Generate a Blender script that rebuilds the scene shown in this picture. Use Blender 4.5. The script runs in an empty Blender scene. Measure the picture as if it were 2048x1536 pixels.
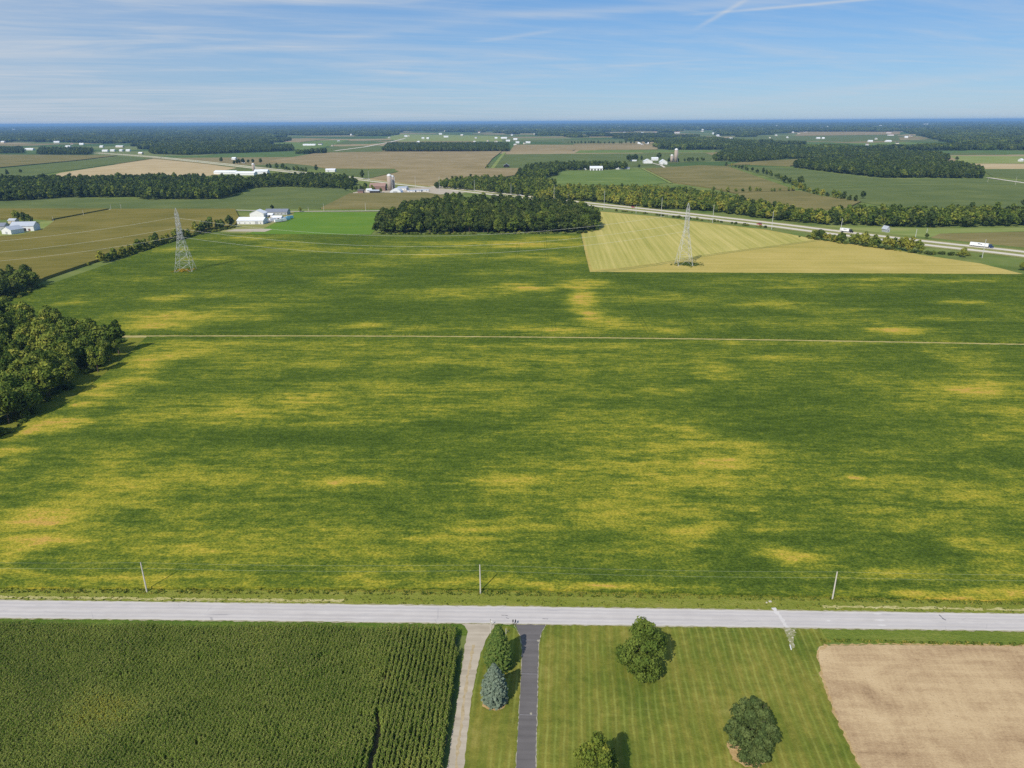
import bpy, bmesh, math, random
import numpy as np
from mathutils import Vector, Matrix, Euler

# ------------------------------------------------------------------ camera
SC = bpy.context.scene
COL = SC.collection
CAM_H = 115.0            # metres above the fields
FPX = 1420.0             # focal length in pixels of the 2048 px wide photograph
PITCH, ROLL = math.radians(20.27), math.radians(-0.31)
cam_data = bpy.data.cameras.new("camera")
cam_data.sensor_width = 36.0
cam_data.lens = FPX / 2048.0 * 36.0
cam_data.clip_start = 1.0
cam_data.clip_end = 200000.0
cam = bpy.data.objects.new("camera", cam_data)
COL.objects.link(cam)
CAM_M = (Matrix.Rotation(math.pi / 2 - PITCH, 4, 'X') @ Matrix.Rotation(ROLL, 4, 'Z'))
cam.matrix_world = Matrix.Translation((0, 0, CAM_H)) @ CAM_M
SC.camera = cam

# ------------------------------------------------------------------ sky, sun, exposure
SUN_EL = math.radians(43.0)
SUN_AZ = math.radians(209.5)      # clockwise from +Y: behind the camera, to the left
sun_vec = Vector((math.sin(SUN_AZ) * math.cos(SUN_EL), math.cos(SUN_AZ) * math.cos(SUN_EL), math.sin(SUN_EL)))
world = bpy.data.worlds.new("World")
SC.world = world
world.use_nodes = True
HAZE = 0.000050                    # density of the air per metre
SKY_STRENGTH = 0.085
sun_data = bpy.data.lights.new("sun", 'SUN')
sun_data.energy = 4.3
sun_data.angle = math.radians(0.55)
sun_data.color = (1.0, 0.945, 0.86)
sun = bpy.data.objects.new("sun", sun_data)
sun.rotation_euler = sun_vec.to_track_quat('Z', 'Y').to_euler()
sun.location = (0, 0, 400)
COL.objects.link(sun)
SC.view_settings.view_transform = 'Standard'
SC.view_settings.look = 'None'
SC.view_settings.exposure = 0.0
SC.view_settings.gamma = 1.0
SC.view_settings.use_curve_mapping = False
SC.render.engine = 'CYCLES'
SC.cycles.max_bounces = 3
SC.cycles.diffuse_bounces = 2
SC.cycles.glossy_bounces = 1
SC.cycles.transmission_bounces = 2
SC.cycles.volume_bounces = 0
SC.cycles.transparent_max_bounces = 6
SC.cycles.use_adaptive_sampling = False
SC.cycles.use_denoising = False


class NT:
    """small helper round a node tree"""
    def __init__(s, tree):
        s.t = tree

    def n(s, kind, **kw):
        nd = s.t.nodes.new(kind)
        for k, v in kw.items():
            setattr(nd, k, v)
        return nd

    def link(s, a, b):
        s.t.links.new(a, b)

    def put(s, sock, v):
        if isinstance(v, bpy.types.NodeSocket):
            s.t.links.new(v, sock)
        else:
            if isinstance(v, (tuple, list)) and len(v) == 3 and sock.type == 'RGBA':
                v = (*v, 1.0)
            sock.default_value = v

    def math(s, op, a, b=None, c=None, clamp=False):
        nd = s.n('ShaderNodeMath', operation=op, use_clamp=clamp)
        s.put(nd.inputs[0], a)
        if b is not None:
            s.put(nd.inputs[1], b)
        if c is not None:
            s.put(nd.inputs[2], c)
        return nd.outputs[0]

    def vmath(s, op, a, b):
        nd = s.n('ShaderNodeVectorMath', operation=op)
        s.put(nd.inputs[0], a)
        s.put(nd.inputs[1], b)
        return nd.outputs[0]

    def mix(s, f, a, b, blend='MIX'):
        nd = s.n('ShaderNodeMix', data_type='RGBA', blend_type=blend)
        s.put(nd.inputs['Factor'], f)
        s.put(nd.inputs[6], a)
        s.put(nd.inputs[7], b)
        return nd.outputs[2]

    def ramp(s, f, stops, interp='LINEAR'):
        nd = s.n('ShaderNodeValToRGB')
        cr = nd.color_ramp
        cr.interpolation = interp
        while len(cr.elements) < len(stops):
            cr.elements.new(0.5)
        for e, (p, c) in zip(cr.elements, stops):
            e.position = p
            e.color = (*c, 1.0) if len(c) == 3 else c
        s.put(nd.inputs[0], f)
        return nd.outputs[0]

    def sstep(s, x, a, b):
        nd = s.n('ShaderNodeMapRange', interpolation_type='SMOOTHSTEP')
        s.put(nd.inputs[0], x)
        nd.inputs[1].default_value = a
        nd.inputs[2].default_value = b
        return nd.outputs[0]

    def pos(s):
        return s.n('ShaderNodeNewGeometry').outputs['Position']

    def objco(s):
        return s.n('ShaderNodeTexCoord').outputs['Object']

    def scaled(s, vec, sc, rot=0.0):
        if rot:                                   # turn first, then stretch: rot is the heading of the streaks
            q = s.n('ShaderNodeMapping')
            s.put(q.inputs[0], vec)
            q.inputs['Rotation'].default_value = (0, 0, -rot)
            vec = q.outputs[0]
        nd = s.n('ShaderNodeMapping')
        s.put(nd.inputs[0], vec)
        nd.inputs['Scale'].default_value = sc
        return nd.outputs[0]

    def noise(s, vec, sc=(1, 1, 1), detail=3.0, rough=0.55, rot=0.0, dist=0.0):
        nd = s.n('ShaderNodeTexNoise')
        s.put(nd.inputs['Vector'], s.scaled(vec, sc, rot))
        nd.inputs['Scale'].default_value = 1.0
        nd.inputs['Detail'].default_value = detail
        nd.inputs['Roughness'].default_value = rough
        nd.inputs['Distortion'].default_value = dist
        return nd.outputs['Fac']

    def vor(s, vec, sc=(1, 1, 1), out='Distance', feature='F1', rot=0.0, rnd=1.0, metric='EUCLIDEAN'):
        nd = s.n('ShaderNodeTexVoronoi', feature=feature, distance=metric)
        s.put(nd.inputs['Vector'], s.scaled(vec, sc, rot))
        nd.inputs['Scale'].default_value = 1.0
        nd.inputs['Randomness'].default_value = rnd
        return nd.outputs[out]

    def attr(s, name):
        return s.n('ShaderNodeAttribute', attribute_name=name).outputs['Fac']

    def bump(s, h, strength=0.5, dist=0.3):
        nd = s.n('ShaderNodeBump')
        nd.inputs['Strength'].default_value = strength
        nd.inputs['Distance'].default_value = dist
        s.put(nd.inputs['Height'], h)
        return nd.outputs[0]


def mat(name, rough=0.9, spec=0.0, metal=0.0):
    m = bpy.data.materials.new(name)
    m.use_nodes = True
    nt = NT(m.node_tree)
    b = m.node_tree.nodes['Principled BSDF']
    b.inputs['Roughness'].default_value = rough
    b.inputs['Specular IOR Level'].default_value = spec
    b.inputs['Metallic'].default_value = metal
    return m, nt, b


def srgb(r, g, b, k=1.0):
    def f(c):
        c /= 255.0
        return c / 12.92 if c <= 0.04045 else ((c + 0.055) / 1.055) ** 2.4
    return (f(r) * k, f(g) * k, f(b) * k)


# sky: Nishita daylight with thin cirrus drawn out along the wind
wn = NT(world.node_tree)
for nd in list(world.node_tree.nodes):
    world.node_tree.nodes.remove(nd)
w_out = wn.n('ShaderNodeOutputWorld')
w_bg = wn.n('ShaderNodeBackground')
sky = wn.n('ShaderNodeTexSky', sky_type='NISHITA')
sky.sun_disc = False
sky.sun_elevation = SUN_EL
sky.sun_rotation = SUN_AZ
sky.altitude = 300.0
sky.air_density = 1.0
sky.dust_density = 0.15
sky.ozone_density = 3.0
skyc = wn.mix(1.0, sky.outputs[0], (0.80, 0.93, 1.10), 'MULTIPLY')
skyc = wn.mix(0.36, skyc, (1.0, 3.9, 9.0))      # clear blue air over the plain
gen = wn.n('ShaderNodeTexCoord').outputs['Generated']
sep = wn.n('ShaderNodeSeparateXYZ')
wn.link(gen, sep.inputs[0])
dx, dy, dz = sep.outputs
el = wn.math('ARCSINE', dz)
az = wn.math('ARCTAN2', dx, dy)
zz = wn.math('ADD', wn.math('MAXIMUM', dz, 0.0), 0.035)
comb = wn.n('ShaderNodeCombineXYZ')
wn.link(wn.math('DIVIDE', dx, zz), comb.inputs[0])
wn.link(wn.math('DIVIDE', dy, zz), comb.inputs[1])
plane = comb.outputs[0]                          # a high flat layer of cirrus seen in perspective
c1 = wn.noise(plane, (0.20, 0.50, 1), 8, 0.62, rot=0.35, dist=2.0)
c2 = wn.noise(plane, (0.6, 1.5, 1), 7, 0.66, rot=0.40, dist=1.6)
c3 = wn.noise(plane, (0.10, 0.16, 1), 2, 0.5)
cir = wn.math('ADD', wn.math('MULTIPLY', c1, 0.55), wn.math('ADD', wn.math('MULTIPLY', c2, 0.30), wn.math('MULTIPLY', c3, 0.25)))
cir = wn.sstep(cir, 0.44, 0.76)
veil = wn.sstep(wn.math('ADD', wn.math('MULTIPLY', az, -0.9), wn.math('MULTIPLY', c1, 0.8)), 0.25, 1.25)


def streak(a0, e0, slope, width, half, ns):
    """one long thread of cirrus: centre azimuth, elevation, slope, width, half length"""
    d = wn.math('SUBTRACT', wn.math('SUBTRACT', el, e0), wn.math('MULTIPLY', wn.math('SUBTRACT', az, a0), slope))
    d = wn.math('ADD', d, wn.math('MULTIPLY', wn.math('SUBTRACT', c2, 0.5), width * ns))
    g = wn.math('EXPONENT', wn.math('MULTIPLY', wn.math('POWER', wn.math('DIVIDE', d, width), 2.0), -1.0))
    q = wn.math('EXPONENT', wn.math('MULTIPLY', wn.math('POWER', wn.math('DIVIDE', wn.math('SUBTRACT', az, a0), half), 4.0), -1.0))
    return wn.math('MULTIPLY', g, q)


def add(*a):
    r = a[0]
    for x in a[1:]:
        r = wn.math('ADD', r, x)
    return r


strk = add(wn.math('MULTIPLY', streak(0.37, 0.127, 0.035, 0.0016, 0.13, 0.6), 0.55),
           wn.math('MULTIPLY', streak(0.262, 0.122, 0.50, 0.0028, 0.028, 0.8), 0.40),
           wn.math('MULTIPLY', streak(0.13, 0.128, 0.02, 0.005, 0.20, 2.0), 0.34),
           wn.math('MULTIPLY', streak(-0.22, 0.098, 0.12, 0.0045, 0.16, 3.0), 0.16),
           wn.math('MULTIPLY', streak(-0.36, 0.138, 0.03, 0.006, 0.30, 2.5), 0.38),
           wn.math('MULTIPLY', streak(0.40, 0.032, 0.09, 0.005, 0.35, 2.5), 0.22),
           wn.math('MULTIPLY', streak(0.01, 0.102, 0.12, 0.0022, 0.05, 1.0), 0.28),
           wn.math('MULTIPLY', streak(0.18, 0.068, 0.05, 0.0014, 0.09, 2.0), 0.18))
cover = wn.math('ADD', wn.math('MULTIPLY', cir, 0.46), wn.math('ADD', wn.math('MULTIPLY', veil, 0.62), strk), clamp=True)
cloudc = (6.6, 7.3, 8.2)
fin = wn.mix(cover, skyc, cloudc)
wn.link(fin, w_bg.inputs[0])
w_bg.inputs[1].default_value = SKY_STRENGTH
wn.link(w_bg.outputs[0], w_out.inputs[0])


# ------------------------------------------------------------------ survey: where a point of the photograph lies on the flat ground
def G(px, py, z=0.0):
    d = CAM_M.to_3x3() @ Vector(((px - 1024) / FPX, -(py - 768) / FPX, -1.0))
    t = (z - CAM_H) / d.z
    return Vector((d.x * t, d.y * t, z))


def mpp(px, py):
    """metres across one pixel of the photograph at that ground point"""
    p = G(px, py)
    v = CAM_M.to_3x3().transposed() @ Vector((p.x, p.y, -CAM_H))
    return -v.z / FPX


def project(x, y, z):
    v = CAM_M.to_3x3().transposed() @ Vector((x, y, z - CAM_H))
    return 1024 + FPX * v.x / -v.z, 768 - FPX * v.y / -v.z


def GP(pts):
    return [G(x, y).xy for x, y in pts]


def tag(o, label=None, cat=None, group=None, kind=None):
    if label:
        o['label'] = label
    if cat:
        o['category'] = cat
    if group:
        o['group'] = group
    if kind:
        o['kind'] = kind
    return o


def meshobj(name, verts, faces, m, parent=None, smooth=False):
    me = bpy.data.meshes.new(name)
    me.from_pydata([tuple(v) for v in verts], [], faces)
    if m:
        for q in (m if isinstance(m, (list, tuple)) else [m]):
            me.materials.append(q)
    if smooth:
        me.polygons.foreach_set('use_smooth', [True] * len(me.polygons))
    o = bpy.data.objects.new(name, me)
    COL.objects.link(o)
    if parent:
        o.parent = parent
    return o


def empty(name, loc, rz=0.0):
    o = bpy.data.objects.new(name, None)
    o.empty_display_size = 1.0
    o.location = loc
    o.rotation_euler = (0, 0, rz)
    COL.objects.link(o)
    return o


def resample(pts, step, closed=False, jit=0.0, rng=None):
    pts = [Vector(p) for p in pts]
    out = []
    n = len(pts)
    for i in range(n if closed else n - 1):
        a, b = pts[i], pts[(i + 1) % n]
        k = max(1, int((b - a).length / step))
        k = min(k, 400)
        for j in range(k):
            out.append(a.lerp(b, j / k))
    if not closed:
        out.append(pts[-1])
    if jit and rng:
        out = [p + Vector((rng.uniform(-jit, jit), rng.uniform(-jit, jit))) for p in out]
    return out


def smoothline(pts, n=8):
    """Catmull-Rom through 2-D points"""
    P = [Vector(p) for p in pts]
    P = [P[0] * 2 - P[1]] + P + [P[-1] * 2 - P[-2]]
    out = []
    for i in range(1, len(P) - 2):
        for j in range(n):
            t = j / n
            a, b, c, d = P[i - 1], P[i], P[i + 1], P[i + 2]
            out.append(0.5 * ((2 * b) + (c - a) * t + (2 * a - 5 * b + 4 * c - d) * t * t + (3 * b - a - 3 * c + d) * t ** 3))
    out.append(P[-2])
    return out


def slab(name, poly, z, m, low=-0.3, step=None, jit=0.0, seed=1, kind='structure', label=None, cat=None):
    """a patch of ground or a standing crop: top at z, edges down to low"""
    rng = random.Random(seed)
    if step:
        poly = resample(poly, step, True, jit, rng)
    n = len(poly)
    v = [(p[0], p[1], z) for p in poly] + [(p[0], p[1], low) for p in poly]
    f = [tuple(range(n))] + [(i, i + n, (i + 1) % n + n, (i + 1) % n) for i in range(n)]
    area = sum(poly[i][0] * poly[(i + 1) % n][1] - poly[(i + 1) % n][0] * poly[i][1] for i in range(n))
    if area < 0:
        f = [tuple(reversed(q)) for q in f]
    o = meshobj(name, v, f, m)
    return tag(o, label, cat, kind=kind)


def ribbon(name, line, a, b, z, m, kind='structure', label=None, cat=None, jit=0.0, seed=3, step=None):
    """a strip along a line, from a to b metres to its left"""
    rng = random.Random(seed)
    line = [Vector(p) for p in line]
    if step:
        line = resample(line, step)
    v, f = [], []
    for i, p in enumerate(line):
        t = (line[min(i + 1, len(line) - 1)] - line[max(i - 1, 0)]).normalized()
        nrm = Vector((-t.y, t.x))
        aa, bb = a + rng.uniform(-jit, jit), b + rng.uniform(-jit, jit)
        q, r = p + nrm * aa, p + nrm * bb
        v += [(q.x, q.y, z), (r.x, r.y, z)]
    for i in range(len(line) - 1):
        f.append((2 * i, 2 * i + 2, 2 * i + 3, 2 * i + 1))
    o = meshobj(name, v, f, m)
    o.data.update()
    if o.data.polygons[0].normal.z < 0:
        o.data.flip_normals()
    return tag(o, label, cat, kind=kind)


def inside(poly, x, y):
    """even-odd test for numpy arrays x, y"""
    c = np.zeros(x.shape, bool)
    n = len(poly)
    for i in range(n):
        x1, y1 = poly[i][0], poly[i][1]
        x2, y2 = poly[(i + 1) % n][0], poly[(i + 1) % n][1]
        if y1 == y2:
            continue
        k = ((y1 > y) != (y2 > y)) & (x < (x2 - x1) * (y - y1) / (y2 - y1) + x1)
        c ^= k
    return c


class MB:
    """collects boxes, bars, tubes into one mesh"""
    def __init__(s):
        s.v, s.f = [], []

    def add(s, v, f):
        k = len(s.v)
        s.v += [tuple(p) for p in v]
        s.f += [tuple(i + k for i in q) for q in f]

    def box(s, c, d, rz=0.0):
        x, y, z = d[0] / 2, d[1] / 2, d[2] / 2
        ca, sa = math.cos(rz), math.sin(rz)
        v = [(c[0] + a * x * ca - b * y * sa, c[1] + a * x * sa + b * y * ca, c[2] + e * z) for e in (-1, 1) for a, b in ((-1, -1), (1, -1), (1, 1), (-1, 1))]
        s.add(v, [(3, 2, 1, 0), (4, 5, 6, 7), (0, 1, 5, 4), (1, 2, 6, 5), (2, 3, 7, 6), (3, 0, 4, 7)])

    def bar(s, a, b, r, r2=None, n=4, cap=True):
        a, b = Vector(a), Vector(b)
        r2 = r if r2 is None else r2
        t = (b - a).normalized()
        u = t.cross(Vector((0, 0, 1)))
        if u.length < 1e-3:
            u = Vector((1, 0, 0))
        u.normalize()
        w = t.cross(u)
        v = []
        for p, q in ((a, r), (b, r2)):
            for i in range(n):
                an = 2 * math.pi * (i + 0.5) / n
                v.append(p + u * (q * math.cos(an)) + w * (q * math.sin(an)))
        f = [(i, (i + 1) % n, (i + 1) % n + n, i + n) for i in range(n)]
        if cap:
            f += [tuple(range(n - 1, -1, -1)), tuple(range(n, 2 * n))]
        s.add(v, f)

    def path(s, pts, r, n=3):
        for a, b in zip(pts[:-1], pts[1:]):
            s.bar(a, b, r, n=n, cap=False)

    def lathe(s, prof, n=16, c=(0, 0, 0)):
        v, f = [], []
        for r, z in prof:
            for i in range(n):
                an = 2 * math.pi * i / n
                v.append((c[0] + r * math.cos(an), c[1] + r * math.sin(an), c[2] + z))
        for k in range(len(prof) - 1):
            for i in range(n):
                f.append((k * n + i, k * n + (i + 1) % n, (k + 1) * n + (i + 1) % n, (k + 1) * n + i))
        f.append(tuple(range(n - 1, -1, -1)))
        f.append(tuple(range((len(prof) - 1) * n, len(prof) * n)))
        s.add(v, f)

    def build(s, name, m, parent=None, smooth=False):
        return meshobj(name, s.v, s.f, m, parent, smooth)


def value_noise(x, y, seed=0):
    """smooth numpy value noise in 0..1"""
    xi, yi = np.floor(x).astype(np.int64), np.floor(y).astype(np.int64)
    fx, fy = x - xi, y - yi
    fx, fy = fx * fx * (3 - 2 * fx), fy * fy * (3 - 2 * fy)

    def h(a, b):
        n = (a * 374761393 + b * 668265263 + seed * 974634777) & 0x7fffffff
        n = ((n ^ (n >> 13)) * 1274126177) & 0x7fffffff
        return ((n ^ (n >> 16)) & 0xffff) / 65535.0
    return (h(xi, yi) * (1 - fx) + h(xi + 1, yi) * fx) * (1 - fy) + (h(xi, yi + 1) * (1 - fx) + h(xi + 1, yi + 1) * fx) * fy


def scatter(name, pts, rots, scls, ks, protos, label, cat):
    """one object of stuff: prototypes instanced on points by geometry nodes"""
    n = len(pts)
    me = bpy.data.meshes.new(name)
    me.vertices.add(n)
    me.vertices.foreach_set('co', np.asarray(pts, np.float32).ravel())
    a = me.attributes.new('inst_rot', 'FLOAT_VECTOR', 'POINT')
    a.data.foreach_set('vector', np.asarray(rots, np.float32).ravel())
    a = me.attributes.new('inst_scl', 'FLOAT_VECTOR', 'POINT')
    a.data.foreach_set('vector', np.asarray(scls, np.float32).ravel())
    a = me.attributes.new('inst_k', 'INT', 'POINT')
    a.data.foreach_set('value', np.asarray(ks, np.int32))
    o = bpy.data.objects.new(name, me)
    COL.objects.link(o)
    t = bpy.data.node_groups.new(name + '_scatter', 'GeometryNodeTree')
    t.interface.new_socket('Geometry', in_out='INPUT', socket_type='NodeSocketGeometry')
    t.interface.new_socket('Geometry', in_out='OUTPUT', socket_type='NodeSocketGeometry')
    gi, go = t.nodes.new('NodeGroupInput'), t.nodes.new('NodeGroupOutput')

    def named(nm, ty):
        q = t.nodes.new('GeometryNodeInputNamedAttribute')
        q.data_type = ty
        q.inputs['Name'].default_value = nm
        return q.outputs['Attribute']
    r, s, k = named('inst_rot', 'FLOAT_VECTOR'), named('inst_scl', 'FLOAT_VECTOR'), named('inst_k', 'INT')
    join = t.nodes.new('GeometryNodeJoinGeometry')
    for i, p in enumerate(protos):
        cmp = t.nodes.new('FunctionNodeCompare')
        cmp.data_type = 'INT'
        cmp.operation = 'EQUAL'
        t.links.new(k, cmp.inputs[2])
        cmp.inputs[3].default_value = i
        inf = t.nodes.new('GeometryNodeObjectInfo')
        inf.inputs['Object'].default_value = p
        inf.inputs['As Instance'].default_value = True
        iop = t.nodes.new('GeometryNodeInstanceOnPoints')
        t.links.new(gi.outputs[0], iop.inputs['Points'])
        t.links.new(cmp.outputs[0], iop.inputs['Selection'])
        t.links.new(inf.outputs['Geometry'], iop.inputs['Instance'])
        t.links.new(r, iop.inputs['Rotation'])
        t.links.new(s, iop.inputs['Scale'])
        t.links.new(iop.outputs[0], join.inputs[0])
    t.links.new(join.outputs[0], go.inputs[0])
    md = o.modifiers.new('scatter', 'NODES')
    md.node_group = t
    return tag(o, label, cat, kind='stuff')

# ------------------------------------------------------------------ materials of the land
YAW = math.radians(-1.7)          # the survey grid of roads and rows is turned a little against the camera


def land_patchwork():
    m, t, b = mat('farmland')
    p = t.pos()
    f = t.n('ShaderNodeTexVoronoi', distance='CHEBYCHEV')
    t.link(t.scaled(p, (1 / 620, 1 / 480, 0), 0.03), f.inputs['Vector'])
    f.inputs['Scale'].default_value = 1.0
    f.inputs['Randomness'].default_value = 0.8
    s = t.n('ShaderNodeSeparateColor')
    t.link(f.outputs['Color'], s.inputs[0])
    col = t.ramp(s.outputs[0], [(0.0, srgb(78, 98, 54)), (0.25, srgb(96, 106, 64)), (0.45, srgb(132, 120, 84)), (0.6, srgb(88, 108, 60)), (0.74, srgb(152, 136, 102)), (0.88, srgb(112, 120, 72))], 'CONSTANT')
    grass = t.ramp(t.noise(p, (1 / 40, 1 / 40, 1), 4), [(0.3, srgb(88, 108, 50)), (0.7, srgb(120, 126, 70))])
    sx = t.n('ShaderNodeSeparateXYZ')
    t.link(p, sx.inputs[0])
    far = t.sstep(sx.outputs[1], 1900, 2000)
    c = t.mix(far, grass, col)
    v = t.noise(p, (1 / 90, 1 / 30, 1), 4)
    c = t.mix(0.35, c, t.ramp(v, [(0.25, (0.25, 0.25, 0.25)), (0.75, (0.85, 0.85, 0.85))]), 'OVERLAY')
    t.link(c, b.inputs['Base Color'])
    return m


def crop_far(name, stops, row=(1 / 120, 1 / 6, 1), rot=0.0, bumpd=0.3, patch=0.25):
    """a crop field some way off: base tones, drifting patches and drawn-out rows"""
    m, t, b = mat(name)
    p = t.pos()
    n1 = t.noise(p, (1 / 70, 1 / 55, 1), 4, 0.6)
    n2 = t.noise(p, row, 4, 0.65, rot=rot)
    n3 = t.noise(p, (1 / 1.6, 1 / 1.6, 1), 3, 0.7)
    x = t.math('ADD', t.math('MULTIPLY', n1, 0.45), t.math('ADD', t.math('MULTIPLY', n2, 0.35), t.math('MULTIPLY', n3, 0.2)))
    t.link(t.ramp(x, stops), b.inputs['Base Color'])
    t.link(t.bump(n3, 0.7, bumpd), b.inputs['Normal'])
    return m


M_LAND = land_patchwork()
M_CORNFAR = crop_far('ripening_corn', [(0.32, srgb(96, 98, 56)), (0.5, srgb(122, 114, 70)), (0.66, srgb(142, 130, 86))], rot=0.05)
M_CORNTAN = crop_far('dry_corn', [(0.32, srgb(122, 110, 74)), (0.5, srgb(146, 130, 94)), (0.66, srgb(166, 150, 116))], rot=-0.1)
M_CORNLEFT = crop_far('turning_corn', [(0.34, srgb(92, 92, 44)), (0.5, srgb(118, 110, 54)), (0.64, srgb(134, 122, 68))], row=(1 / 160, 1 / 5, 1), rot=0.25)
M_SOYFAR = crop_far('green_soybeans', [(0.32, srgb(80, 95, 54)), (0.5, srgb(97, 108, 62)), (0.68, srgb(118, 124, 70))])
M_SOYPALE = crop_far('pale_soybeans', [(0.32, srgb(86, 108, 56)), (0.5, srgb(104, 122, 64)), (0.68, srgb(132, 142, 78))])
M_WHEATGR = crop_far('clover', [(0.32, srgb(86, 120, 42)), (0.5, srgb(98, 128, 46)), (0.7, srgb(122, 138, 54))])
M_PASTURE = crop_far('pasture', [(0.3, srgb(104, 124, 62)), (0.5, srgb(130, 140, 76)), (0.7, srgb(158, 152, 100))])
M_TANFIELD = crop_far('stubble', [(0.3, srgb(160, 142, 104)), (0.5, srgb(182, 162, 122)), (0.7, srgb(196, 178, 142))])


def soy_main():
    m, t, b = mat('soybeans_turning')
    p = t.pos()
    y = t.attr('yel')
    s1 = t.noise(p, (1 / 46, 1 / 8, 1), 4, 0.62, rot=YAW, dist=0.5)
    s2 = t.noise(p, (1 / 13, 1 / 2.6, 1), 3, 0.6, rot=YAW, dist=0.4)
    pt = t.noise(p, (1 / 26, 1 / 18, 1), 4, 0.65, dist=0.6)
    fine = t.noise(p, (1 / 0.75, 1 / 0.62, 1), 3, 0.75)
    mid = t.noise(p, (1 / 3.0, 1 / 2.2, 1), 3, 0.7)
    big = t.noise(p, (1 / 160, 1 / 90, 1), 2, 0.5)
    y = t.math('MINIMUM', y, 1.15)
    br = t.sstep(t.math('ADD', t.math('MULTIPLY', s1, 0.42), t.math('ADD', t.math('MULTIPLY', s2, 0.30), t.math('MULTIPLY', pt, 0.28))), 0.34, 0.64)
    x = t.math('ADD', t.math('MULTIPLY', y, t.math('ADD', t.math('MULTIPLY', br, 0.38), 0.21)), t.math('MULTIPLY', t.math('SUBTRACT', s1, 0.5), 0.48))
    x = t.math('ADD', x, t.math('MULTIPLY', t.math('SUBTRACT', pt, 0.5), 0.46))
    x = t.math('ADD', x, t.math('MULTIPLY', t.math('SUBTRACT', s2, 0.5), 0.46))
    x = t.math('ADD', x, t.math('MULTIPLY', t.math('SUBTRACT', mid, 0.5), 0.66))
    x = t.math('ADD', x, t.math('MULTIPLY', t.math('SUBTRACT', fine, 0.5), 0.75))
    x = t.math('ADD', x, t.math('MULTIPLY', t.math('SUBTRACT', big, 0.5), 0.12))
    x = t.math('ADD', x, 0.30)
    col = t.ramp(x, [(0.0, srgb(60, 77, 27)), (0.20, srgb(73, 91, 32)), (0.37, srgb(92, 107, 37)), (0.53, srgb(121, 127, 42)), (0.71, srgb(154, 148, 50)), (0.90, srgb(177, 160, 60)), (1.0, srgb(190, 155, 76))])
    g = t.ramp(fine, [(0.30, (0.70, 0.70, 0.70)), (0.5, (0.97, 0.97, 0.97)), (0.72, (1.2, 1.2, 1.16))])
    sp = t.n('ShaderNodeSeparateXYZ')            # wheel tracks of the sprayer, running away from the road
    t.link(t.scaled(p, (1, 1, 1), YAW), sp.inputs[0])
    lane_ = t.math('FRACT', t.math('MULTIPLY', t.math('ADD', sp.outputs[0], t.math('MULTIPLY', pt, 1.2)), 1 / 27.0))
    w1 = t.math('SUBTRACT', 1.0, t.sstep(t.math('ABSOLUTE', t.math('SUBTRACT', lane_, 0.46)), 0.008, 0.020))
    w2 = t.math('SUBTRACT', 1.0, t.sstep(t.math('ABSOLUTE', t.math('SUBTRACT', lane_, 0.54)), 0.008, 0.020))
    far_ = t.sstep(sp.outputs[1], 395.0, 400.0)
    msk = t.math('MULTIPLY', t.sstep(t.noise(p, (1 / 60, 1 / 140, 1), 2, 0.5), 0.46, 0.60), t.math('ADD', t.math('MULTIPLY', far_, 0.22), 0.08))
    col = t.mix(t.math('MULTIPLY', t.math('MAXIMUM', w1, w2), msk), col, srgb(46, 66, 24))
    t.link(t.mix(1.0, col, g, 'MULTIPLY'), b.inputs['Base Color'])
    h = t.math('ADD', t.math('MULTIPLY', fine, 0.6), t.math('MULTIPLY', mid, 0.5))
    t.link(t.bump(h, 0.9, 0.55), b.inputs['Normal'])
    return m


M_SOY = soy_main()


def hay_mat():
    m, t, b = mat('hay_stubble')
    p = t.pos()
    up = t.attr('strip')                        # cut swaths north of the farm track
    n1 = t.noise(p, (1 / 60, 1 / 60, 1), 4)
    n3 = t.noise(p, (1 / 1.5, 1 / 1.5, 1), 3, 0.7)
    st = t.noise(p, (1 / 3.4, 1 / 300, 1), 3, 0.7, rot=math.radians(-3.6))
    st2 = t.noise(p, (1 / 14, 1 / 200, 1), 3, 0.6, rot=math.radians(-3.6))
    lo = t.noise(p, (1 / 160, 1 / 5, 1), 4, 0.65, rot=YAW)
    xa = t.math('ADD', t.math('MULTIPLY', st, 0.6), t.math('ADD', t.math('MULTIPLY', st2, 0.26), t.math('MULTIPLY', n1, 0.16)))
    ca = t.ramp(xa, [(0.36, srgb(154, 151, 76)), (0.5, srgb(175, 166, 92)), (0.64, srgb(194, 180, 110))])
    xb = t.math('ADD', t.math('MULTIPLY', lo, 0.5), t.math('MULTIPLY', n1, 0.5))
    cb = t.ramp(xb, [(0.3, srgb(152, 144, 72)), (0.5, srgb(176, 160, 88)), (0.7, srgb(196, 176, 108))])
    c = t.mix(up, cb, ca)
    g = t.ramp(n3, [(0.3, (0.82, 0.82, 0.82)), (0.7, (1.12, 1.12, 1.1))])
    t.link(t.mix(1.0, c, g, 'MULTIPLY'), b.inputs['Base Color'])
    t.link(t.bump(n3, 0.6, 0.15), b.inputs['Normal'])
    return m


M_HAY = hay_mat()


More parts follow.
